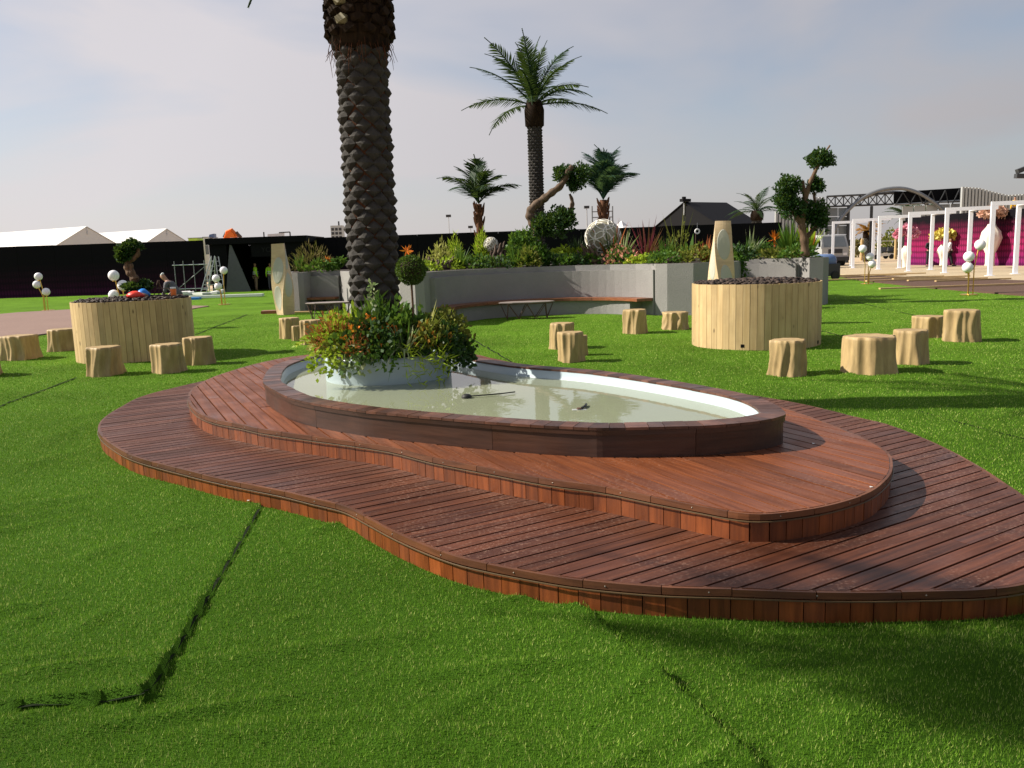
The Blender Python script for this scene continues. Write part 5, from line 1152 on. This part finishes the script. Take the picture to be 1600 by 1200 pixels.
MB().box((.12, 0, .13), (.34, .05, .012), 0, .03).build('board', 'rust', sh)

# ------------------------------------------------------------------ tents
def gable_tent(label, apex, ang, L, hw, rise, eave, mat, name='marquee', tip=None):
    """apex: world point of the front ridge end; ridge runs back along ang"""
    t = thing(name, label, 'tent', (apex.x, apex.y, -.06), ang); zr = apex.z+.06; ze = zr-rise; bays = max(1, round(L/5))
    for i in range(bays):
        a, b = L*i/bays+(.03 if i else 0), L*(i+1)/bays
        for s in (-1, 1):
            MB().add([(a, 0, zr), (b, 0, zr), (b, s*hw, ze), (a, s*hw, ze), (a, 0, zr-.05), (b, 0, zr-.05), (b, s*hw, ze-.05), (a, s*hw, ze-.05)], [(0, 1, 2, 3), (7, 6, 5, 4), (0, 4, 5, 1), (1, 5, 6, 2), (2, 6, 7, 3), (3, 7, 4, 0)]).build('roof_sheet', mat, t)
    for x in (.10, L-.1): MB().add([(x, -hw+.05, ze-.04), (x, hw-.05, ze-.04), (x, 0, zr-.08), (x+.04, -hw+.05, ze-.04), (x+.04, hw-.05, ze-.04), (x+.04, 0, zr-.08)], [(0, 1, 2), (5, 4, 3), (0, 3, 4, 1), (1, 4, 5, 2), (2, 5, 3, 0)]).build('gable', mat, t)
    for s in (-1, 1): MB().box((L/2, s*(hw-.1), (ze-.06)/2), (L-.3, .06, ze-.06)).build('side_wall', mat, t)
    MB().box((.12, 0, (ze-.05)/2), (.06, 2*hw-.3, ze-.05)).build('end_wall', mat, t); MB().tube([(0, 0, 0), (0, 0, .9)], .06, 6).build('king_post', 'alu', t).location = (.06, 0, zr-1.0)
    if tip: MB().box((.2, 0, zr+.12), (.9, .35, .22)).build('roof_unit', 'blackroof', t); MB().box((.05, 0, zr+.3), (.3, .15, .2)).build('roof_lamp', 'blackroof', t)
    return t
gable_tent('nearer white gable marquee showing above the black fence at the far left', atd(135.5, 353.5, 105), R(150), 42, 6.6, 3.6, 4, 'white_pvc')
gable_tent('further white gable marquee between the bonsai and the entrance', atd(260.5, 357, 122), R(150), 40, 6.0, 3.3, 4, 'white_pvc')
gable_tent('black gable tent rising behind the planter and fence', atd(1068, 315.5, 66), R(35), 5.0, 6.2, 3.4, 2, 'blackroof', 'black_tent', True)
pk = thing('peak_tent', 'tiny white peaked tent left of the black tent', 'tent', base_at(972, 95, -.06)); zz = atd(972, 345, 95).z
MB().lathe([(1.5, 0), (1.5, zz-.8), (.75, zz-.5), (.2, zz-.1), (.03, zz+.06)], 4, cap=True).build('canopy', 'white_pvc', pk)

# ------------------------------------------------------------------ white portal frames
FR = [(1301, 59.2), (1333, 54.9), (1373, 50.4), (1420, 45.6), (1477, 41.4), (1548, 36.4)]
names = ['farthest', 'second farthest', 'third farthest', 'third nearest', 'second nearest', 'nearest']
for (px_, Y), nm in zip(FR, names):
    b = base_at(px_, Y, .03); t = thing('portal_frame', f'white goalpost portal frame on the sand paving, {nm} of the row', 'frame', b, R(-15), 'white portal frames'); L, BL, w_ = 1.42, 2.3, .17
    for x, y in ((0, 0), (L, 1.5)): MB().box((x, y, 1.5), (w_, w_, 3.0)).build('post', 'white', t); MB().box((x, y, .012), (.34, .34, .02)).build('foot_plate', 'white', t)
    MB().box((BL/2-w_/2, 0, 3.0+w_/2+.001), (BL, w_, w_)).build('beam', 'white', t); MB().box((L, .75+w_/2, 3.0+w_/2+.001), (w_, 1.5-.002, w_*.9)).build('cross_beam', 'white', t)

# ------------------------------------------------------------------ vases with paper flowers
def vase(label, px_, Y, ztop, rmax, zc, rx, rz, mat, foot=.16):
    t = thing('flower_vase', label, 'vase', base_at(px_, Y, .034)); h_ = ztop-.034
    MB().lathe([(foot*1.2, 0), (foot, h_*.06), (foot*1.05, h_*.3), (rmax*.75, h_*.48), (rmax, h_*.66), (rmax*.85, h_*.82), (rmax*.45, h_*.94), (rmax*.35, h_)], 40, fn=lambda a, z: 1+.035*math.cos(10*a)).build('vase_body', 'vase', t, True)
    d = unit(RNG.normal(size=(15, 3))); d[:, 2] = np.abs(d[:, 2])*.9-.15
    for k in range(15):
        ar = bush(34, rx*.36, rz*.5, .30, .26, .5, .5, -.9); link('bloom', lm('bloom', ar, mat), t, (d[k, 0]*rx*.72, d[k, 1]*rx*.72, zc-.034+d[k, 2]*rz*.8-rz*.2))
vase('white vase with a bushy pink flower ball behind a portal post', 1415, 52, 1.38, .34, 1.95, .72, .5, 'pink')
vase('white vase with a yellow flower ball between the two men', 1473, 54, 1.40, .34, 1.82, .70, .42, 'yellow')
vase('tall cream fluted vase with peach flowers at the right', 1547, 50, 2.5, .58, 2.98, .74, .42, 'peach', .24)
rb = random.Random(4)
for i, (px_, py_, ln, rz) in enumerate(((1345, 434, 4.5, .1), (1375, 437, 5, .02), (1402, 436, 4, -.05), (1430, 439, 4.2, .06), (1455, 436, 3.6, .15), (1480, 439, 3.2, .0), (1372, 431, 4.5, -.1), (1520, 440, 3, .05), (1500, 450.5, 5.5, .02))):
    p = at(px_, py_); words = ['shorter', 'wider', 'leftmost', 'nearest', 'slanted', 'short', 'rear', 'right-hand', 'single long']
    lab = {0: 'leftmost loose timber batten on the sand paving edge', 1: 'long loose batten between the left lamp and the posts', 2: 'loose batten below the golf cart on the paving edge', 3: 'loose batten in front of the pink vase', 4: 'slanted loose batten in front of the man in black', 5: 'short loose batten below the yellow vase', 6: 'rear loose batten beside the second portal post', 7: 'loose batten below the peach vase', 8: 'single long batten lying on the brown path at the right'}[i]
    tag(MB().box((0, 0, .055), (ln, .14, .05), rz).build('timber_batten', 'batten', None, False, (p.x, p.y, .028 if i == 8 else .018)), lab, 'batten', 'loose battens')

# ------------------------------------------------------------------ arch gate, corrugated walls
AY = 76.0
ag = thing('arch_gate', 'grey steel arch gate with lattice truss and black banner at the right', 'gate', base_at(1390, AY, -.06)); ao = Vector(ag.location)
def ap(x, y, dy=0): return atd(x, y, AY+dy)-ao
arch = catmull([ap(1300, 372), ap(1308, 352), ap(1322, 332), ap(1345, 311), ap(1370, 299), ap(1393, 294.5), ap(1414, 295), ap(1436, 302), ap(1456, 314), ap(1472, 327), ap(1482, 342)], 5)
for dy, r_ in ((0, .17), (.9, .14)): MB().tube([p+Vector((0, dy, -.25*bool(dy))) for p in arch], r_, 8).build('arch_rib', 'steel', ag, True)
top0, top1, bo0, bo1 = ap(1292, 307), ap(1396, 302), ap(1292, 323), ap(1396, 319)
for a, b in ((top0, top1), (bo0, bo1)): MB().tube([a, b], .09, 6).build('truss_chord', 'dsteel', ag)
for k in range(8):
    a, b = top0.lerp(top1, k/8), bo0.lerp(bo1, (k+1)/8); c, d = bo0.lerp(bo1, k/8), top0.lerp(top1, (k+1)/8)
    MB().tube([a, b], .045, 5).build('truss_brace', 'dsteel', ag); MB().tube([c, d], .045, 5).build('truss_brace', 'dsteel', ag); MB().tube([a, c], .055, 5).build('truss_post', 'dsteel', ag)
def slab(name, pts, mat, parent, th=.12):
    q = [Vector(p) for p in pts]; n = len(q); return MB().add(q+[p+Vector((0, th, 0)) for p in q], [tuple(range(n)), tuple(range(2*n-1, n-1, -1))]+[(i, n+i, n+(i+1) % n, (i+1) % n) for i in range(n)]).build(name, mat, parent)
slab('banner', [ap(1397, 319.5, .3), ap(1503, 316, .3), ap(1503, 293.5, .3), ap(1397, 300, .3)], 'black', ag)
MB().tube([ap(1397, 320, .2), ap(1503, 313.5, .2)], .10, 6).build('banner_rail', 'steel', ag)
for k in range(5): MB().tube([ap(1400+k*22, 319, .1), ap(1411+k*22, 301-k*1.2, .1)], .05, 5).build('banner_brace', 'dsteel', ag); MB().tube([ap(1422+k*20, 318, .1), ap(1411+k*22, 301-k*1.2, .1)], .05, 5).build('banner_brace', 'dsteel', ag)
for px_ in (1362, 1326, 1292, 1503):
    a = ap(px_, 322); MB().tube([a, Vector((a.x, a.y, 0))], .14, 6).build('gate_post', 'dsteel', ag)
for i, (a, b) in enumerate(((1293, 1309), (1310, 1325))):
    for j in range(4):
        y0_, y1_ = 325+j*14, 338+j*14; slab('grey_pane', [ap(a, y1_, .3), ap(b, y1_-.3, .3), ap(b, y0_-.3, .3), ap(a, y0_, .3)], 'glass', ag, .06)
for k in range(5): slab('grey_pane', [ap(1410+k*19, 345, .5), ap(1427+k*19, 344, .5), ap(1427+k*19, 322-k, .5), ap(1410+k*19, 322.5-k, .5)], 'corr', ag, .06)
def ribs(label, x0_, x1_, topf, Y, n):
    t = thing('corrugated_wall', label, 'wall', base_at((x0_+x1_)/2, Y, -.06)); o = Vector(t.location); dx = (x1_-x0_)/n
    for k in range(n):
        xa = x0_+k*dx; A = atd(xa, topf(xa), Y)-o; B = atd(xa+dx*.62, topf(xa+dx*.62), Y)-o; slab('rib', [Vector((A.x, 0, 0)), Vector((B.x, 0, 0)), B, A], 'corr', t, .25)
    a, b = atd(x0_, topf(x0_)+3, Y)-o, atd(x1_, topf(x1_)+3, Y)-o; P = [atd(x0_+(x1_-x0_)*i/12, topf(x0_+(x1_-x0_)*i/12)+2, Y)-o for i in range(13)]
    slab('backing', [Vector((P[0].x, .26, 0)), Vector((P[-1].x, .26, 0))]+[p+Vector((0, .26, 0)) for p in P[::-1]], 'steel', t, .05)
ribs('pale corrugated wall with a dipping wavy top right of the arch gate', 1504, 1650, lambda x: 292+max(0, min(1, (x-1530)/45))**1*11+2.0*math.sin(x/30), 74, 28)
ribs('pale corrugated wall piece left of the arch gate behind the bonsai', 1212, 1290, lambda x: 308 if x > 1272 else 330, 77, 15)

# ------------------------------------------------------------------ vehicles and far things
def truck(label, px_, Y):
    t = thing('truck', label, 'truck', base_at(px_, Y, -.06), R(8))
    MB().add([(-1.05, 0, .75), (1.05, 0, .75), (1.05, 1.7, .75), (-1.05, 1.7, .75), (-1.05, 0, 1.45), (1.05, 0, 1.45), (-.98, .35, 2.35), (.98, .35, 2.35), (.98, 1.65, 2.4), (-.98, 1.65, 2.4), (1.05, 1.7, 1.45), (-1.05, 1.7, 1.45)], [(0, 1, 5, 4), (4, 5, 7, 6), (6, 7, 8, 9), (1, 2, 10, 5), (5, 10, 8, 7), (3, 0, 4, 11), (11, 4, 6, 9), (2, 3, 11, 10), (10, 11, 9, 8), (3, 2, 1, 0)]).build('cab', 'corr', t)
    MB().add([(-.9, -.01, 1.5), (.9, -.01, 1.5), (.85, .30, 2.25), (-.85, .30, 2.25)], [(0, 1, 2, 3)]).build('windscreen', 'glass', t)
    for s in (-1, 1):
        MB().add([(s*1.062, .3, 1.5), (s*1.062, 1.3, 1.5), (s*1.0, 1.25, 2.2), (s*1.01, .5, 2.2)], [(0, 1, 2, 3)]).build('side_window', 'glass', t); MB().box((s*.75, -.03, .95), (.3, .06, .2)).build('headlight', 'globe', t); MB().box((s*1.2, .1, 1.75), (.12, .1, .45)).build('mirror', 'black', t)
        for yy in (.9, 4.4): w = MB().lathe([(.2, -.14), (.48, -.14), (.5, -.08), (.5, .08), (.48, .14), (.2, .14)], 20).build('wheel', 'rubber', t); w.location = (s*.95, yy, .5); w.rotation_euler = (0, R(90), 0)
    MB().box((0, -.06, .62), (2.1, .16, .26)).build('bumper', 'dsteel', t); MB().box((0, -.02, 1.18), (1.1, .04, .3)).build('grille', 'dsteel', t); MB().box((0, 4.0, 1.0), (2.2, 4.2, .2)).build('bed', 'dsteel', t)
    for s in (-1, 1): MB().box((s*1.05, 4.0, 1.35), (.06, 4.2, .5)).build('side_board', 'dsteel', t)
truck('pale cab flatbed truck parked behind the first portal frame', 1305, 62)
def golf_cart(label, px_, Y):
    t = thing('golf_cart', label, 'golf cart', base_at(px_, Y, -.06), R(8))
    MB().box((0, 0, .45), (2.5, 1.15, .28)).build('chassis', 'white_plastic', t); MB().add([(-1.25, -.5, .5), (-1.25, .5, .5), (-.7, .5, .5), (-.7, -.5, .5), (-1.1, -.5, .95), (-1.1, .5, .95), (-.75, .5, 1.0), (-.75, -.5, 1.0)], [(0, 1, 5, 4), (1, 2, 6, 5), (2, 3, 7, 6), (3, 0, 4, 7), (4, 5, 6, 7), (3, 2, 1, 0)]).build('cowl', 'white_plastic', t)
    for x in (.05, .85): MB().box((x, 0, .72), (.5, 1.05, .16)).build('seat', 'dsteel', t); MB().box((x+.25, 0, 1.0), (.1, 1.05, .45), 0, .15).build('seat_back', 'dsteel', t)
    for x, s in ((-.85, -1), (-.85, 1), (1.15, -1), (1.15, 1)): MB().tube([(x, s*.52, .6), (x*.92, s*.52, 1.82)], .025, 6).build('roof_post', 'dsteel', t)
    MB().box((.12, 0, 1.86), (2.5, 1.2, .07)).build('roof', 'white_plastic', t)
    for x in (-.85, .9):
        for s in (-1, 1): w = MB().lathe([(.1, -.09), (.24, -.09), (.25, 0), (.24, .09), (.1, .09)], 16).build('wheel', 'rubber', t); w.location = (x, s*.52, .25); w.rotation_euler = (R(90), 0, 0)
golf_cart('white roofed golf cart parked beyond the portal frames', 1376, 88)
person('person in white driving the golf cart', (base_at(1366, 88, 0)[0], 88, -.12), R(-90), 1.6, BENT, 'whitecloth', 'greycloth')
tag(plant('far_bush', 'dusty green bush behind the golf cart', 'bush', base_at(1388, 98, -.06), [('foliage', bush(700, 1.5, 2.2, .4, .25), 'olive')]), 'dusty green bush behind the golf cart', 'bush')
plant('far_bush', 'dusty bush left of the golf cart beyond the first frames', 'bush', base_at(1340, 104, -.06), [('foliage', bush(600, 1.3, 1.8, .4, .25), 'twig')])
for i, (px_, lab) in enumerate(((1346, 'pale timber post left of the golf cart'), (1351, 'taller pale timber post nearest the golf cart'), (1399, 'pale timber post right of the golf cart'))):
    tag(MB().lathe([(.14, 0), (.13, 2.0+.4*(i == 1)), (.08, 2.1+.4*(i == 1)), (.02, 2.2+.4*(i == 1))], 10).build('timber_post', 'batten', None, False, base_at(px_, 84, -.06)), lab, 'post')
ob = thing('orange_banner', 'narrow orange banner beside the bonsai trunk', 'banner', base_at(1268.5, 40, .03)); zt_ = atd(1268, 356, 40).z
MB().tube([(-.14, 0, 0), (-.14, 0, zt_)], .02, 6).build('pole', 'alu', ob); MB().box((.02, 0, zt_-.5), (.26, .03, .95)).build('cloth', 'orange', ob)
jc = thing('jerry_can', 'white plastic jerry can on dark equipment right of the planter end', 'can', (base_at(1271, 38, 0)[0], 38, .78))
MB().box((0, 0, .2), (.30, .2, .40)).build('tank', 'white_plastic', jc); MB().tube([(-.1, 0, .40), (-.08, 0, .48), (.08, 0, .48), (.1, 0, .40)], .02, 6).build('handle', 'white_plastic', jc)
gn = thing('generator', 'dark blue black generator cart right of the planter end', 'generator', base_at(1282, 38, .03), .2)
MB().box((0, 0, .45), (1.5, .8, .55)).build('body', 'dsteel', gn); MB().lathe([(.28, -.4), (.34, -.3), (.34, .3), (.28, .4)], 16).build('tank', 'bluepaint', gn, True, (.25, 0, .82)).rotation_euler = (0, R(90), 0)
for s in (-.5, .5): w = MB().lathe([(.05, -.06), (.2, -.06), (.2, .06), (.05, .06)], 14).build('wheel', 'rubber', gn); w.location = (s, -.42, .2); w.rotation_euler = (R(90), 0, 0)
# beyond the fence at the left
def cabin(label, xa, xb, ytop, Y, mat, z0=-.06):
    A, B = atd(xa, ytop, Y), atd(xb, ytop, Y); h_ = A.z-z0; t = thing('site_cabin', label, 'cabin', ((A.x+B.x)/2, Y, z0)); w_ = B.x-A.x
    MB().box((0, 1.2, h_/2), (w_, 2.4, h_)).build('body', mat, t); MB().box((0, 1.2, h_+.03), (w_+.12, 2.5, .05)).build('roof', 'steel', t); MB().box((0, -.012, h_*.72), (w_*.5, .03, h_*.2)).build('window', 'glass', t)
cabin('lime green site cabin top above the fence right of the marquees', 294, 308, 372.5, 84, 'limegreen'); cabin('dark grey site cabin between the lime and white ones', 309, 316, 372, 86, 'dsteel'); cabin('white site cabin left of the entrance roof', 317, 327, 371, 85, 'white_plastic')
ex = thing('excavator', 'orange excavator arm showing above the entrance roof', 'excavator', base_at(360, 70, -.06)); eo = Vector(ex.location)
MB().box((0, 0, 1.6), (2.4, 2, 1.3)).build('house', 'orange', ex); MB().box((-.7, -.4, 2.7), (.9, 1.0, 1.1)).build('cab', 'glass', ex)
for s in (-.9, .9): MB().box((0, s, .45), (3.2, .5, .85)).build('track', 'rubber', ex)
MB().tube([atd(353, 374, 70)-eo, atd(357, 363.5, 70)-eo, atd(361, 361, 70)-eo, atd(370, 369, 70)-eo], [.24, .28, .26, .2], 6).build('boom', 'orange', ex); MB().tube([atd(350, 371, 70)-eo, atd(353.5, 364, 70)-eo, atd(357, 362.5, 70)-eo], .14, 6).build('ram', 'dsteel', ex); MB().tube([atd(368.5, 364, 70)-eo, atd(372, 367, 70)-eo, atd(377, 371, 70)-eo], [.2, .16, .12], 6).build('bucket_arm', 'rust', ex)
slab('engine_cover', [atd(351, 371, 69.6)-eo, atd(367, 371, 69.6)-eo, atd(364, 364.5, 69.6)-eo, atd(359.5, 361.5, 69.6)-eo, atd(355, 365, 69.6)-eo], 'orange', ex, .8)
bl = thing('boom_lift', 'small dark blue lift platform above the entrance roof left of the excavator', 'lift', base_at(331, 72, -.06)); bo = Vector(bl.location)
MB().tube([(0, 0, 0), (0, 0, atd(331, 369, 72).z)], .2, 8).build('mast', 'steel', bl); slab('platform', [atd(326, 371, 72)-bo, atd(334.5, 372, 72)-bo, atd(334, 365, 72)-bo, atd(327, 366.5, 72)-bo], 'bluepaint', bl, .6)
bb = thing('billboard_frame', 'pale blue hoarding frame above the entrance roof at its right', 'billboard', base_at(432, 75, -.06)); bo = Vector(bb.location)
slab('sheet', [atd(418, 373, 75)-bo, atd(444, 373, 75)-bo, atd(444, 364, 75)-bo, atd(418, 366, 75)-bo], 'whitecloth', bb, .1)
for px_ in (412, 453): a = atd(px_, 362.5, 75)-bo; MB().tube([Vector((a.x, 0, 0)), a], .06, 6).build('post', 'dsteel', bb)
MB().tube([atd(436, 363.5, 75)-bo, atd(453, 362.5, 75)-bo], .06, 6).build('rail', 'dsteel', bb)
tb = thing('far_tower', 'distant grey lattice sided block left of the palm trunk above the fence', 'tower', base_at(530, 160, -.06)); h_ = atd(530, 352, 160).z
MB().box((0, 0, h_/2), (2.2, 2, h_)).build('body', 'corr', tb)
for i in range(3):
    for j in range(4): MB().box((-.7+.7*i, -1.02, h_-.7-j*.75), (.5, .06, .5)).build('window', 'dsteel', tb)
MB().tube([(.3, 0, h_), (.3, 0, h_+.8)], .15, 6).build('mast', 'dsteel', tb)
def mast(label, px_, ytop, Y, hd):
    h_ = atd(px_, ytop, Y).z; t = thing('light_mast', label, 'mast', base_at(px_, Y, -.06)); MB().tube([(0, 0, 0), (0, 0, h_)], [.09, .05], 6).build('pole', 'alu', t); MB().box((0, 0, h_+hd*.3), (hd, .4, hd*.5)).build('lamp_head', 'dsteel', t)
mast('distant floodlight mast between the date palm trunk and the short palm', 703.5, 339, 120, .7); mast('short dark pole light left of the short palm trunk', 737, 356, 90, .5); mast('floodlight pole beside the bluish palm', 918, 325, 75, .45)
sc2 = thing('scaffold_tower', 'thin scaffold tower behind the bluish palm trunk', 'scaffold', base_at(942, 76, -.06)); so = Vector(sc2.location)
for px_ in (925, 936, 957): a = atd(px_, 322, 76)-so; MB().tube([Vector((a.x, 0, 0)), a], .06, 6).build('upright', 'steel', sc2)
for py_ in (331, 340): MB().tube([atd(925, py_, 76)-so, atd(957, py_-1, 76)-so], .05, 6).build('ledger', 'steel', sc2)
fl = thing('floodlight_pole', 'pair of black floodlights on a pole at the right edge', 'floodlight', base_at(1612, 40, .03))
MB().tube([(0, 0, 0), (0, 0, 5.3)], .05, 8).build('pole', 'dsteel', fl)
for px_, py_, tl in ((1597, 265, -.35), (1595, 275, .05)):
    p = atd(px_, py_, 40)-Vector(fl.location); MB().box((0, 0, 0), (.5, .25, .2), 0, tl).build('lamp_head', 'dsteel', fl, loc=p); MB().tube([p, (0, 0, p.z)], .03, 6).build('bracket', 'dsteel', fl)
rg = thing('ring_ornament', 'small white ring hanging before the black fence near the right column', 'ornament', atd(1089.5, 361.5, 30)); MB().tube([(.075*math.cos(a), 0, .075*math.sin(a)) for a in [2*math.pi*k/20 for k in range(21)]], .026, 8, False).build('ring', 'white_plastic', rg, True); MB().tube([(0, 0, .09), (0, 0, .3)], .01, 5).build('hook', 'steel', rg); MB().tube([(-.06, 0, -.08), (-.07, 0, -1.1)], .012, 5).build('rod', 'rust', rg)

# bits of litter on the turf and deck
for i, (px_, py_, z, lab) in enumerate(((388, 783, .02, 'white paper scrap on the turf beside the long seam'), (1011, 1050, .02, 'white fleck on the turf near the front seam'), (1361, 762, ZU, 'pale chip on the rounded end of the upper deck'), (536, 664, ZU, 'pale chip on the upper deck below the pool wall'), (1271, 694, ZU, 'pale chip on the upper deck right of the pool tip'))):
    p = at(px_, py_, z); tag(MB().add([(x*.38, y*.38, z_*.5) for x, y, z_ in ((-.02, -.012, 0), (.02, -.015, .004), (.024, .014, .001), (-.016, .016, .008), (-.02, -.012, .003), (.02, -.015, .007), (.024, .014, .004), (-.016, .016, .011))], [(0, 1, 2, 3), (4, 5, 6, 7), (0, 1, 5, 4), (1, 2, 6, 5), (2, 3, 7, 6), (3, 0, 4, 7)]).build('paper_scrap', 'white_plastic', None, False, (p.x, p.y, z+.003)), lab, 'litter')
